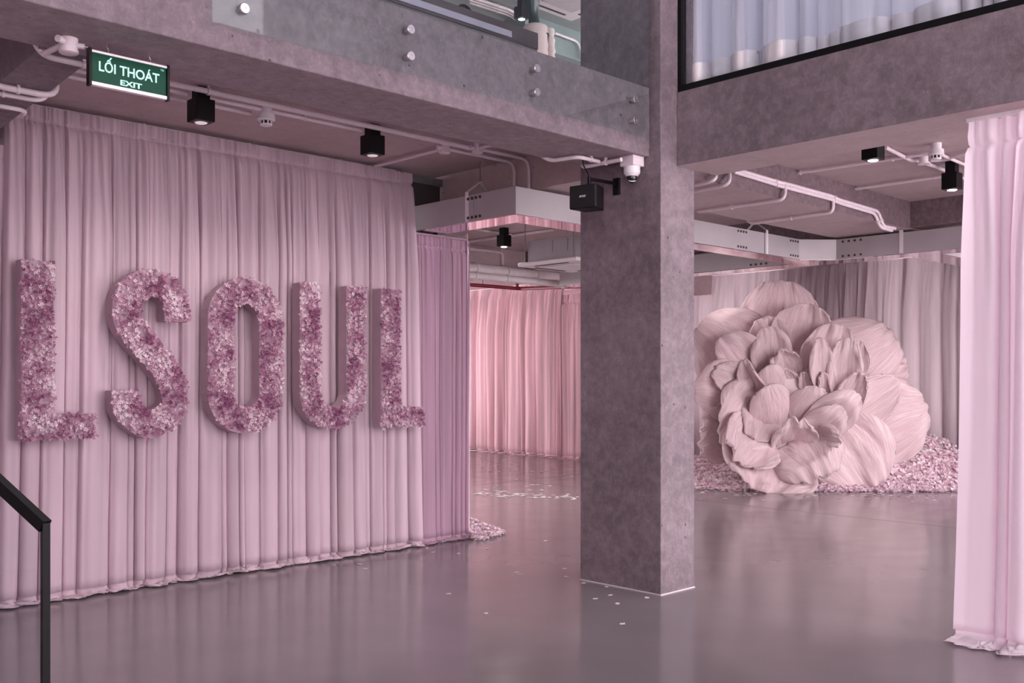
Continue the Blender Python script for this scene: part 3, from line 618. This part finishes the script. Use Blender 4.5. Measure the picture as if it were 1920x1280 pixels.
MB().box((CX0 - .02, bt.y - .03, bt.z - .02), (CX0, bt.y + .03, bt.z + .10)).build('wall_plate', M['black'], e, bevel=.006)
MB().tube([bt - nx * .02 + UP * .07, bt - nx * .03 + UP * .12 - tx * .03, bt + UP * .16 - tx * .04, bt + UP * .24 - tx * .035], .004, .05, 6).build('cable', M['black'], e, True)

# ------------------------------------------------------------------ suspended metal trough with mirrored underside
T0, T1 = 2.833, 3.054
tr = empty('suspended_trough', (5.576, 5.736, T0), 'hanging brushed metal trough with mirrored underside winding behind the column', 'ceiling trough')
def panel(p, q, nrm, z0=T0, z1=T1, th=.012):
    p = Vector((*p, 0)); q = Vector((*q, 0)); n_ = Vector((*nrm, 0)) * th
    MB().add([p + UP * z0, q + UP * z0, q - n_ + UP * z0, p - n_ + UP * z0, p + UP * z1, q + UP * z1, q - n_ + UP * z1, p - n_ + UP * z1],
             [(0, 3, 2, 1), (4, 5, 6, 7), (0, 1, 5, 4), (1, 2, 6, 5), (2, 3, 7, 6), (3, 0, 4, 7)]).build('side_panel', M['brush'], tr)
J1 = at(889, 380, x=5.576).y
panel((5.576, 5.736), (5.576, J1), (-1, 0)); panel((5.576, J1 + .004), (5.576, 8.5), (-1, 0)); panel((5.876, 6.036), (5.876, 8.5), (1, 0))
J2 = at(1433, 440, y=5.736).x
panel((5.5885, 5.736), (J2, 5.736), (0, -1)); panel((J2 + .012, 5.736), (9.98, 5.736), (0, -1)); panel((5.876, 6.036), (10.3, 6.036), (0, 1))
panel((9.98, 5.736), (10.3, 5.46), (-.66, -.75))
J3 = at(1690, 450, x=10.3).y
panel((10.3, 5.46), (10.3, J3), (-1, 0)); panel((10.3, J3 - .006), (10.3, 1.0), (-1, 0)); panel((10.3, 6.036), (10.3, 9.7), (-1, 0)); panel((10.63, 4.75), (10.63, 9.7), (1, 0))
panel((10.63, 4.75), (14, 4.75), (0, 1)); panel((10.63, 4.42), (14, 4.42), (0, -1)); panel((10.63, 4.42), (10.63, 1.0), (1, 0))
def mir(x0, y0, x1, y1): MB().box((x0, y0, T0 - .008), (x1, y1, T0)).build('mirror_strip', M['mirror'], tr)
mir(5.58, 5.74, 5.872, 6.9); mir(5.58, 6.904, 5.872, 8.5); mir(5.876, 5.74, J2, 6.032); mir(J2 + .004, 5.74, 10.304, 6.032)
mir(10.308, J3, 10.626, 9.7); mir(10.308, 1.0, 10.626, J3 - .004); mir(10.63, 4.424, 14, 4.746)
MB().add([(10.0, 5.738, T0 - .008), (10.304, 5.738, T0 - .008), (10.304, 5.475, T0 - .008), (10.0, 5.738, T0), (10.304, 5.738, T0), (10.304, 5.475, T0)], [(0, 1, 2), (5, 4, 3), (0, 3, 4, 1), (1, 4, 5, 2), (2, 5, 3, 0)]).build('mirror_strip', M['mirror'], tr)
bo = bpy.data.meshes.new('bolt'); _m = MB().lathe((0, 0, 0), [(.013, 0), (.013, .006), (.008, .008)], 10, (0, 0, 1)); bo.from_pydata(_m.v, [], _m.f); bo.materials.append(M['hole'])
for i in range(4):
    for z in (T0 + .03, T1 - .03):
        share('bolt', bo, (5.576, J1 + .075 - i * .05, z), tr, (0, -PI / 2, 0))
        for xb in (6.52, at(1392, 430, y=5.736).x - .08, 9.80): share('bolt', bo, (xb + i * .05, 5.736, z), tr, (PI / 2, 0, 0))
        share('bolt', bo, (10.3, 5.38 - i * .07, z), tr, (0, -PI / 2, 0)); share('bolt', bo, (10.3, 6.35 + i * .07, z), tr, (0, -PI / 2, 0))
def hanger(p, side, nrm, half):           # strap up the face, two arms to an apex, rod to the ceiling
    p = Vector((*p, 0)); sd = Vector((*side, 0)); n_ = Vector((*nrm, 0)); ap = p - n_ * half + UP * (T1 + .14)
    MB().bar(p + n_ * .003 + UP * T0, p + n_ * .003 + UP * (T1 + .03), .04, .005, sd).bar(p + n_ * .003 + UP * (T1 + .03), ap, .04, .005, sd).bar(p - n_ * (2 * half) + UP * T1, ap, .04, .005, sd).build('hanger_strap', M['alu'], tr)
    MB().cyl(ap, Vector((ap.x, ap.y, ZC)), .004, 8).build('hanger_rod', M['dsteel'], tr, True)
hanger((5.576, J1 + .09), (0, 1), (-1, 0), .15); hanger((J2 + .05, 5.736), (1, 0), (0, -1), .15); hanger((10.3, J3 - .0), (0, 1), (-1, 0), .16)

# ------------------------------------------------------------------ far bay: air conditioner, ducts, sprinkler pipe
def cassette(label, x0, y0, sz, zb, body_h, zc, grey, body=True):
    e = empty('air_conditioner', (x0 + sz / 2, y0 + sz / 2, zb), label, 'air conditioner')
    fa = MB().box((x0, y0, zb), (x0 + sz, y0 + sz, zb + .045)).build('fascia', M['acwhite'], e, bevel=.012)
    c = (x0 + sz / 2, y0 + sz / 2); g = sz * .28
    MB().box((c[0] - g, c[1] - g, zb - .003), (c[0] + g, c[1] + g, zb)).build('intake', M['dsteel'], fa)
    n = 20
    for i in range(n):
        x = c[0] - g + 2 * g * (i + .5) / n; MB().box((x - g / n * .5, c[1] - g, zb - .012), (x + g / n * .5, c[1] + g, zb - .003)).build('grille_slat', M['acwhite'], fa)
    for dx, dy in ((1, 0), (-1, 0), (0, 1), (0, -1)):
        o = sz * .40; hx = .022 if dx else g; hy = .022 if dy else g
        MB().box((c[0] + dx * o - hx, c[1] + dy * o - hy, zb - .004), (c[0] + dx * o + hx, c[1] + dy * o + hy, zb)).build('air_outlet', M['blackg'], fa)
    if body:
        i0 = .09; MB().box((x0 + i0, y0 + i0, zb + .055), (x0 + sz - i0, y0 + sz - i0, zb + .055 + body_h)).build('body', M['acgrey'], e, bevel=.004)
        MB().box((x0 + i0 - .01, y0 + i0 - .01, zb + .045), (x0 + sz - i0 + .01, y0 + sz - i0 + .01, zb + .055)).build('gasket', M['black'], e)
        for k in (0, 1):
            yy = y0 + i0 + .12 + k * .24; MB().box((x0 + i0 - .004, yy, zb + .14), (x0 + i0, yy + .2, zb + .28)).build('access_panel', M['acgrey'], e, bevel=.003)
        for (dx, dy) in ((i0 - .03, i0), (i0 - .03, sz - i0 + .02), (sz - i0 + .03, i0), (sz - i0 + .03, sz - i0)):
            MB().cyl((x0 + dx, y0 + dy, zb + .05), (x0 + dx, y0 + dy, zc), .006, 8).build('hanging_rod', M['dsteel'], e, True)
    return e
cassette('ceiling cassette air conditioner hung on rods in the far bay', 8.36, 7.62, .95, 2.85, .25, ZC, True)
p = at(1071, 40, z=6.80); cassette('white ceiling cassette air conditioner on the upper floor', p.x - 1.15, p.y - 1.15, 1.15, 6.80, .2, ZU, False, False)
ym = 10.35
def far_pipe(name, label, cat, path, r, m, clips=0):
    o = MB().tube(path, r, .06, 10).build(name, M[m], None, True); tag(o, label, cat)
    for i in range(clips):
        q = Vector(path[0]).lerp(Vector(path[1]), (i + .5) / clips); MB().cyl(q - Vector((.015, 0, 0)), q + Vector((.015, 0, 0)), r * 1.2).build('clip', M[m], o, True)
    return o
far_pipe('air_duct', 'thick white insulated pipe crossing above the rose drapes', 'pipe', [at(860, 500, y=10.3), at(1130, 528, y=10.3)], .075, 'duct', 5)
far_pipe('air_duct', 'white pipe below the insulated pipe in the far bay', 'pipe', [at(860, 514, y=10.0), at(1130, 540, y=10.0)], .05, 'duct', 5)
far_pipe('conduit', 'pink conduit along the top of the far concrete beam', 'conduit', [at(860, 464, y=10.38), at(942, 473, y=10.38), at(942, 510, y=10.38)], .022, 'pipe', 2)
far_pipe('conduit', 'pink conduit crossing the far ceiling past the small spotlight', 'conduit', [at(860, 455, z=3.35), at(1040, 430, z=3.35)], .02, 'pipe', 0)
far_pipe('conduit', 'pink conduit meeting the small spotlight on the far ceiling', 'conduit', [at(850, 422, z=3.35), at(958, 440, z=3.35)], .018, 'pipe', 0)
spk_ = far_pipe('sprinkler_pipe', 'dark red sprinkler pipe turning in front of the rose drapes', 'pipe', [at(860, 532, k=15.5), at(976, 541, k=15.9), at(1110, 536, k=14.2)], .03, 'red')
pp = at(970, 538, k=15.8)
MB().cyl(pp, pp + UP * .09, .022).cyl(pp + UP * .05, pp + UP * .13, .03).build('sprinkler_head', M['red'], spk_, True)
for u_, v_, k_ in ((905, 535.5, 15.65), (1040, 538.6, 15.1)):
    q_ = at(u_, v_, k=k_); MB().cyl(q_, Vector((q_.x, q_.y, ZC)), .008, 8).build('hanger_rod', M['dsteel'], spk_, True)
far_pipe('conduit', 'white cable loop hanging under the far pipes', 'cable', [at(895, 515, k=14.2), at(915, 521, k=14.2), at(930, 519, k=14.2), at(942, 508, k=14.2)], .012, 'duct')
e = empty('tube_light', at(1750, 425, z=3.3), 'pair of lit ceiling light tubes beyond the far beam', 'ceiling light')
for d in (0, 9): MB().cyl(at(1722 + d, 422 - d * .15, z=3.34), at(1768 + d, 433 - d * .15, z=3.34), .03).build('tube', M['tubelight'], e, True)

# ------------------------------------------------------------------ upper floor: cabinet, bag, mannequin, pipes
e = empty('low_cabinet', (3.9, 5.3, ZF), 'long low brown cabinet with a lilac slot behind the glass balustrade', 'cabinet')
xr = at(1007, 63, y=5.2).x; zt = at(1007, 63, y=5.2).z
MB().box((.5, 5.2, ZF + .004), (xr, 5.65, zt)).build('body', M['cabgrey'], e)
MB().box((.5, 5.19, zt - .12), (xr, 5.66, zt)).build('top', M['brown'], e)
a1 = at(959, 59, y=5.185)
MB().box((.5, 5.18, a1.z - .045), (a1.x, 5.2, a1.z)).build('slot_panel', M['lilacstrip'], e)
hb = at(871, 17, y=5.4)
tag(MB().tube([Vector((hb.x + .09 * math.cos(t), 5.4, zt + .12 * math.sin(t))) for t in [i * PI / 10 for i in range(11)]], .012, .01, 8).build('bag_handle', M['black'], None, True), 'black curved bag handle standing on the low cabinet', 'bag')
# mannequin
mp_ = at(1004, 50, k=9.8); mx_, my_ = mp_.x, mp_.y
mn = empty('mannequin', (mx_, my_, ZF), 'dark green faceless mannequin in a pale pink top on the upper floor', 'mannequin')
left = -RT
def ring(c, a_, b_, n=20): return [c + RT * (a_ * math.cos(2 * PI * i / n)) + FW * (b_ * math.sin(2 * PI * i / n)) for i in range(n)]
base = Vector((mx_, my_, ZF)); prof = [(0, .0, .09, .10), (.03, 0, .09, .10), (.45, 0, .085, .085), (.85, .0, .15, .10), (1.0, 0, .16, .11), (1.2, 0, .13, .095), (1.36, 0, .15, .10), (1.43, 0, .10, .08), (1.47, -.01, .058, .055), (1.55, -.02, .05, .05), (1.60, -.03, .052, .055), (1.66, -.035, .072, .082), (1.74, -.037, .083, .095), (1.82, -.037, .080, .095), (1.88, -.037, .058, .072), (1.905, -.037, .018, .022)]
MB().loft([ring(base + UP * z + RT * s, a_, b_) for z, s, a_, b_ in prof]).build('body', M['mann'], mn, True)
sh = [(.92, .15, .12), (1.05, .145, .115), (1.2, .13, .11), (1.34, .14, .11), (1.42, .135, .10), (1.455, .11, .08), (1.468, .075, .062)]
MB().loft([ring(base + UP * z, a_, b_) for z, a_, b_ in sh], False).build('top', M['shirt'], mn, True)
for sd in (1, -1):
    pts = []
    for i in range(15):
        t = i / 14; c = base + RT * sd * (.135 + .03 * t) + UP * (1.42 - .5 * t); r = .05 * (1 + .17 * math.sin(t * 34)) * (1 - .2 * t); pts.append([c + (RT * math.cos(2 * PI * j / 12) + FW * math.sin(2 * PI * j / 12)) * r for j in range(12)])
    MB().loft(pts).build('sleeve', M['shirt'], mn, True)
MB().lathe((mx_, my_, ZF), [(.16, 0), (.16, .012), (.02, .02)], 24).build('base_plate', M['dsteel'], mn, True)
for i in range(3):
    dv = i * 5
    conduit(('pale conduit on the upper ceiling nearest the cassette', 'middle pale conduit on the upper ceiling', 'pale conduit on the upper ceiling beside the beam')[i], [at(880, -6 + dv, z=6.86), at(955, 18 + dv, z=6.86), at(968, 27 + dv, z=6.86), at(1120, 80 + dv, z=6.86)], .022, ((0, .7), (2, .5)), .1, None, 'duct')
conduit('pale conduit bending down the upper beam', [at(1040, 62, y=10.35), at(1085, 79, y=10.35), at(1091, 110, y=10.35)], .02, (), .15, None, 'duct')

# ------------------------------------------------------------------ stair rail in the foreground
K0 = 3.6; post = at(85, 980, k=K0); dv = (-RT * .92 + FW * .38).normalized()
hr = empty('stair_rail', (post.x, post.y, 0), 'black metal stair handrail with a clear glass panel', 'handrail')
rise = .62; top = Vector((post.x, post.y, post.z)); end = top + dv * 1.1 + UP * (1.1 * rise)
MB().box((post.x - .013, post.y - .013, 0), (post.x + .013, post.y + .013, post.z)).build('post', M['black'], hr)
MB().bar(top - UP * .012, end, .036, .045, (dv.y, -dv.x, 0)).build('rail', M['black'], hr)
b0 = top + dv * .02; b1 = end
MB().add([Vector((b0.x, b0.y, .03)), Vector((b1.x, b1.y, .03)), b1 - UP * .03, b0 - UP * .03], [(0, 1, 2, 3)]).build('glass_panel', M['winglass'], hr)
MB().box((b1.x - .013, b1.y - .013, 0), (b1.x + .013, b1.y + .013, b1.z - .01)).build('post', M['black'], hr)

# ------------------------------------------------------------------ giant flower
FK = 13.9; FC = at(1481, 703, k=FK); CR = .3593 * FK / FPX      # metres per unit of the sketch grid below
nF = (-FW).normalized()
gf = empty('giant_flower', (FC.x, FC.y, 0), 'giant pink tulle peony sculpture standing in a heap of petals', 'flower')
def loc(cx, cy, d): return FC + RT * ((cx - 560) * CR) + UP * ((620 - cy) * CR) + nF * d
def petal(base, tip, hw, cup=.25, curl=.0, ruf=.05, bow=.0, side=0., c=.58, seed=0, twist=0., ns=22, nt=34, nb=.3, flip=1, arcd=.20):
    A = loc(*base); C = loc(*tip); L_ = (C - A).length; Nv = nF.copy() * flip
    mid = (A + C) / 2 + nF * bow + ((C - A).normalized().cross(nF)) * side
    hwm = hw * CR; V = []; UVs = []
    for i in range(ns + 1):
        s = i / ns; B = A * (1 - s) ** 2 + mid * 2 * s * (1 - s) + C * s * s; T = ((mid - A) * (1 - s) + (C - mid) * s).normalized()
        Nn = (Nv - T * Nv.dot(T)); 
        if Nn.length < .15: Nn = UP - T * UP.dot(T)
        Nn.normalize(); W = T.cross(Nn).normalized()
        tw = twist * s; W, Nn = W * math.cos(tw) + Nn * math.sin(tw), Nn * math.cos(tw) - W * math.sin(tw)
        for j in range(nt + 1):
            t = -1 + 2 * j / nt
            se = s * (1 - arcd * abs(t) ** 2.4)                       # rows bow back towards the sides: a broad round rim
            Bq = A * (1 - se) ** 2 + mid * 2 * se * (1 - se) + C * se * se
            wv = hwm * (nb + (1 - nb) * math.sin(PI / 2 * min(1, s / c)) if s < c else 1 - .26 * ((s - c) / (1 - c)) ** 2.2)
            rim = max(abs(t) ** 2.5 * sm(s * 1.6), sm((s - .72) / .28))
            sc_ = 1 + .07 * nz(t * 2.5, s * 2, seed)
            off = cup * wv * t * t - curl * hwm * max(0, rim - .4) ** 1.4 * 1.5 + ruf * hwm * (.25 + s) * (nz(t * 2.6 + seed, s * 2.0, seed * 1.7) * 1.5 + rim * 1.3 * nz(t * 4.5, s * 4.5, seed + 4)) + .035 * hwm * nz(t * 15, s * 2.2, seed + 2)
            V.append(Bq + W * (t * wv * sc_) + Nn * off + T * (ruf * hwm * .9 * rim * nz(t * 4, seed, 1) + .02 * hwm * rim * nz(t * 19, seed, 5)))
            UVs.append((.5 + .5 * t * (.35 + .65 * s), s))
    m = nt + 1; F = [(i * m + j, i * m + j + 1, (i + 1) * m + j + 1, (i + 1) * m + j) for i in range(ns) for j in range(nt)]
    me = bpy.data.meshes.new('petal'); me.from_pydata(V, [], F); me.materials.append(M['tulle'])
    uv = me.uv_layers.new(name='UVMap'); uv.data.foreach_set('uv', [x for l in me.loops for x in UVs[l.vertex_index]])
    me.polygons.foreach_set('use_smooth', [True] * len(F))
    o = bpy.data.objects.new('petal', me); COL.objects.link(o); o.parent = gf; o.matrix_parent_inverse = Matrix.Translation(-gf.location)
    so = o.modifiers.new('thick', 'SOLIDIFY'); so.thickness = .028; so.offset = 0
    return o
PT = [
 # base(cx,cy,depth)      tip             half width  options
 ((545, 480, -.55), (560, 112, -.35), 215, dict(cup=-.05, ruf=.07, c=.62, nb=.5)),
 ((470, 640, -.45), (115, 340, -.10), 235, dict(cup=.05, curl=.35, ruf=.04, c=.60, bow=.15)),
 ((610, 560, -.30), (655, 246, -.02), 180, dict(cup=.30, ruf=.06, c=.60, nb=.55)),
 ((500, 560, -.28), (420, 318, -.02), 120, dict(cup=.25, ruf=.07)),
 ((760, 680, -.40), (1150, 395, -.15), 235, dict(cup=-.20, curl=.30, ruf=.08, c=.55, bow=.20)),
 ((1000, 640, -.45), (1215, 560, -.30), 150, dict(cup=-.3, ruf=.10, c=.6)),
 ((900, 920, -.25), (1300, 790, -.05), 235, dict(cup=.18, curl=.25, ruf=.06, c=.55, bow=.10)),
 ((790, 860, .00), (1105, 640, .12), 118, dict(cup=.30, ruf=.05, side=.05, c=.62)),
 ((730, 830, .10), (925, 1185, .55), 232, dict(cup=.12, curl=.10, ruf=.07, c=.60, bow=.12, nb=.35)),
 ((400, 1000, .30), (310, 1180, .90), 262, dict(cup=.20, ruf=.09, c=.5, bow=.12, nb=.7)),
 ((350, 890, .30), (200, 1050, .92), 165, dict(cup=.30, curl=-.1, ruf=.14, c=.55, nb=.6)),
 ((545, 955, .40), (600, 1065, .95), 190, dict(cup=.06, curl=.5, ruf=.10, c=.5, nb=.75)),
 ((460, 740, -.05), (185, 930, .72), 205, dict(cup=.34, curl=.35, ruf=.10, c=.55, nb=.45, bow=-.05)),
 ((300, 700, .05), (55, 700, .35), 160, dict(cup=.25, curl=.3, ruf=.07)),
 ((300, 880, .0), (70, 880, .35), 130, dict(cup=.2, ruf=.12)),
 ((250, 940, .1), (60, 990, .45), 110, dict(cup=.1, ruf=.14)),
 ((400, 640, -.10), (190, 430, .25), 135, dict(cup=.35, curl=.25, ruf=.07, c=.6)),
 ((360, 690, .0), (140, 600, .38), 95, dict(cup=.45, curl=.2, ruf=.1)),
 ((470, 600, -.10), (430, 385, .25), 112, dict(cup=.45, curl=.35, ruf=.06, c=.6, nb=.6)),
 ((400, 760, .05), (288, 540, .38), 62, dict(cup=.9, ruf=.14, c=.5, twist=.7)),
 ((520, 640, .0), (480, 500, .30), 95, dict(cup=.5, ruf=.16, twist=-.2)),
 ((480, 760, .10), (415, 578, .42), 82, dict(cup=-.35, curl=.2, ruf=.05, c=.6, nb=.5)),
 ((560, 720, .0), (510, 600, .26), 60, dict(cup=.4, ruf=.14)),
 ((470, 880, .28), (385, 680, .62), 108, dict(cup=-.30, curl=.1, ruf=.04, c=.60, nb=.45)),
 ((590, 880, .26), (635, 682, .58), 100, dict(cup=-.25, curl=.1, ruf=.05, c=.6, nb=.45)),
 ((720, 700, -.05), (790, 356, .15), 158, dict(cup=.35, curl=.1, ruf=.08, c=.60, nb=.5)),
 ((830, 640, -.10), (900, 430, .05), 105, dict(cup=.4, ruf=.06)),
 ((740, 730, .10), (675, 437, .45), 72, dict(cup=.55, curl=.35, ruf=.09, side=-.12, c=.62, nb=.6, twist=-.25)),
 ((830, 740, .10), (815, 437, .42), 88, dict(cup=.55, curl=.35, ruf=.10, side=-.08, c=.6, nb=.6, twist=.2)),
 ((820, 800, .15), (880, 610, .45), 72, dict(cup=.5, ruf=.12, twist=.4)),
 ((650, 760, .05), (600, 600, .28), 36, dict(cup=.6, ruf=.14, twist=.4)),
 ((720, 760, .08), (690, 610, .32), 52, dict(cup=.6, ruf=.12, twist=-.4)),
 ((620, 760, -.05), (590, 560, .05), 110, dict(cup=.4, ruf=.10)),
 ((640, 900, .30), (820, 730, .72), 105, dict(cup=.35, curl=.55, ruf=.08, c=.55, nb=.7)),
 ((600, 960, .32), (740, 800, .76), 95, dict(cup=.25, curl=.5, ruf=.08, c=.55, nb=.7)),
 ((520, 960, .36), (520, 850, .78), 115, dict(cup=.45, curl=.3, ruf=.12, c=.5, nb=.8)),
 ((640, 930, .35), (700, 935, .88), 70, dict(cup=.3, curl=.4, ruf=.12)),
 ((420, 760, -.1), (330, 930, .62), 120, dict(cup=.35, curl=.25, ruf=.10, c=.55)),
]
for i, (b_, t_, hw_, kw) in enumerate(PT): petal(b_, t_, hw_, seed=i * 1.37 + .5, **kw)
rec = []
for i in range(13):
    th = PI * i / 12; rec.append((.62 * math.sin(th) + .01, -.55 * math.cos(th)))
cpos = loc(560, 700, -.35)
MB().lathe(cpos, rec, 24, tuple(nF)).build('flower_core', M['tulle'], gf, True)
MB().lathe(Vector((FC.x, FC.y, 0)) - nF * .35, [(.85, 0), (.8, .5), (.55, 1.1), (.3, 1.5)], 24).build('flower_foot', M['tulle'], gf, True)

# ------------------------------------------------------------------ petal heaps and scattered petals
def petal_cloud(name, label, pts, seed, size=(.022, .038)):
    rnd = random.Random(seed); V = []; F = []; C = []
    for (p, up) in pts:
        r = rnd.uniform(*size); ax = (up + Vector((rnd.gauss(0, .6), rnd.gauss(0, .6), rnd.gauss(0, .35)))).normalized(); u = ax.orthogonal().normalized(); w_ = ax.cross(u); a0 = rnd.random() * 6.28
        uu = u * math.cos(a0) + w_ * math.sin(a0); ww = ax.cross(uu); i0 = len(V)
        k = rnd.random(); c = Vector((.86, .66, .74)).lerp(Vector((.95, .86, .89)), k)
        if rnd.random() < .12: c = Vector((.72, .44, .57))
        for (a_, b_, h_) in ((-1, 0, .2), (-.3, .62, .32), (.6, .6, .1), (1, 0, .35), (.6, -.6, .1), (-.3, -.62, .32), (0, 0, -.05)):
            V.append(p + uu * a_ * r + ww * b_ * r + ax * h_ * r); C.append(c)
        F += [(i0 + 6, i0 + q, i0 + (q + 1) % 6) for q in range(6)]
    me = bpy.data.meshes.new(name); me.from_pydata(V, [], F); me.materials.append(M['confetti'])
    ca = me.color_attributes.new('Col', 'FLOAT_COLOR', 'POINT'); ca.data.foreach_set('color', [x for c in C for x in (c.x, c.y, c.z, 1)])
    o = bpy.data.objects.new(name, me); COL.objects.link(o); tag(o, label, 'petals', None, 'stuff'); return o
rnd = random.Random(77)
def heap(r, d):      # r: metres right of the flower axis, d: metres beyond the front edge
    if d < 0: return 0
    rightm = sm((r - .6) / 1.6)
    h = (.30 + .42 * rightm) * sm(d / (1.1 + .7 * rightm)); edge = sm((3.4 - r) / .6) * sm((r + 2.35) / .6)
    return max(0, h * edge * (1 + .18 * nz(r * 2, d * 2, 4)) + .02 * nz(r * 9, d * 9, 1))
def front(r): return 13.15 + .16 * max(0, -r - .2) ** 1.2 + .10 * max(0, r - 1.4) + .05 * nz(r * 2.5, 3, 3)
def hp(r, d):
    k = front(r) + d; b = EYE + FW * k + RT * ((1550 - 960) / FPX * 13.3 + r); return Vector((b.x, b.y, heap(r, d)))
pts = []
while len(pts) < 12000:
    r = rnd.uniform(-2.3, 3.0); d = rnd.random() ** 1.3 * 1.75
    p = hp(r, d); px = hp(r + .05, d) - p; py = hp(r, d + .05) - p; n_ = py.cross(px); n_ = -n_ if n_.z < 0 else n_
    if p.x < 14.62: pts.append((p + UP * rnd.uniform(0.004, .03), n_.normalized()))
petal_cloud('petal_heap', 'heap of pale pink loose petals around the giant flower', pts, 5)
def clampx(p):
    if p.x > 14.55: p.x = 14.6; p.z = -.004
    return p
mb = MB(); rows = [[clampx(hp(-2.4 + .1 * i, .1 * j) - UP * .004) for i in range(56)] for j in range(18)]
mb.loft(rows, False, False); o = mb.build('petal_mound', M['tulle'], bpy.data.objects['petal_heap'], True); 
pts = []
hc = Vector((6.28, 7.32, 0))
for _ in range(900):
    a_ = rnd.uniform(-1.9, 1.9); q = rnd.random() ** .6; rr = .52 * q * (1 + .15 * nz(a_ * 3, 1, 1)); pts.append((hc + Vector((rr * math.cos(a_) * .9, rr * math.sin(a_) * .95, .20 * (1 - q) ** 1.2 + rnd.uniform(.004, .02))), UP))
petal_cloud('petal_heap', 'small heap of pink petals at the foot of the lilac drape', pts, 6, (.018, .032))
# single petals on the floor
pmesh = []
for k in range(4):
    rr = random.Random(k); V = []; C = []
    for i in range(10):
        an = 2 * PI * i / 10; r = .026 * (1 + .25 * rr.uniform(-1, 1)); V.append((r * math.cos(an) * 1.1, r * math.sin(an) * .8, .003 + .003 * rr.random() * abs(math.cos(an))))
    V.append((0, 0, .002)); me = bpy.data.meshes.new('petal'); me.from_pydata(V, [], [(10, i, (i + 1) % 10) for i in range(10)])
    me.materials.append(M['confetti']); c = Vector((.88, .76, .81)).lerp(Vector((.95, .90, .92)), k / 3)
    ca = me.color_attributes.new('Col', 'FLOAT_COLOR', 'POINT'); ca.data.foreach_set('color', [x for _ in V for x in (c.x, c.y, c.z, 1)]); pmesh.append(me)
def floor_petal(p, label, group, s=1.):
    o = share('loose_petal', pmesh[rnd.randrange(4)], (p.x, p.y, 0.0005), None, (rnd.uniform(-.08, .08), rnd.uniform(-.08, .08), rnd.random() * 6.28), (s, s, s)); tag(o, label, 'petal', group)
for (x, y) in ((245, 380), (548, 430), (600, 540), (1090, 575), (695, 655), (15, 293), (400, 588)):
    floor_petal(at(1060 + .1406 * x, 1040 + .1406 * y, z=0), 'pale petal lying on the floor at the foot of the column', 'petals by the column', .72)
for (x, y) in ((92, 687), (120, 710), (430, 608), (460, 628), (588, 634), (538, 835), (723, 934), (878, 729), (890, 740), (1115, 710), (1405, 986), (730, 610), (1020, 570)):
    floor_petal(at(640 + .375 * x, 800 + .375 * y, z=0), 'faint petal on the open floor between the drape and the column', 'petals on the open floor', .7)
far = [(240, 205), (268, 246), (335, 295), (285, 357), (378, 408), (403, 352), (483, 411), (440, 280), (470, 305), (480, 325), (520, 285), (545, 270), (605, 350), (610, 380), (640, 325), (660, 295), (710, 300), (712, 340), (605, 405), (640, 392), (675, 397), (725, 420), (865, 378), (880, 405), (905, 410), (875, 448), (690, 503), (995, 418), (1050, 403), (1075, 387), (1025, 343), (1135, 378), (1225, 458), (1270, 450), (1360, 466), (825, 590), (880, 570), (920, 575), (955, 570), (1095, 582), (855, 630), (1000, 632), (430, 602), (470, 600), (330, 627)]
for (x, y) in far: floor_petal(at(860 + .15625 * x, 820 + .15625 * y, z=0), 'pale petal on the far floor in front of the rose drapes', 'petals before the rose drapes', 1.25)
for _ in range(85):
    x = rnd.uniform(200, 1430); y = 668 + .045 * (x - 200) + rnd.gauss(0, 16); floor_petal(at(860 + .15625 * x, 820 + .15625 * y, z=0), 'pale petal in the strewn line across the far floor', 'petals in the strewn line', 1.2)
for _ in range(120):
    r = rnd.uniform(-1.9, 2.2); d = -abs(rnd.gauss(0, .38)) - .02; p = hp(r, 0); p = p + FW * d; p.z = 0; floor_petal(p, 'pale petal on the floor in front of the giant flower', 'petals before the giant flower', 1.15)
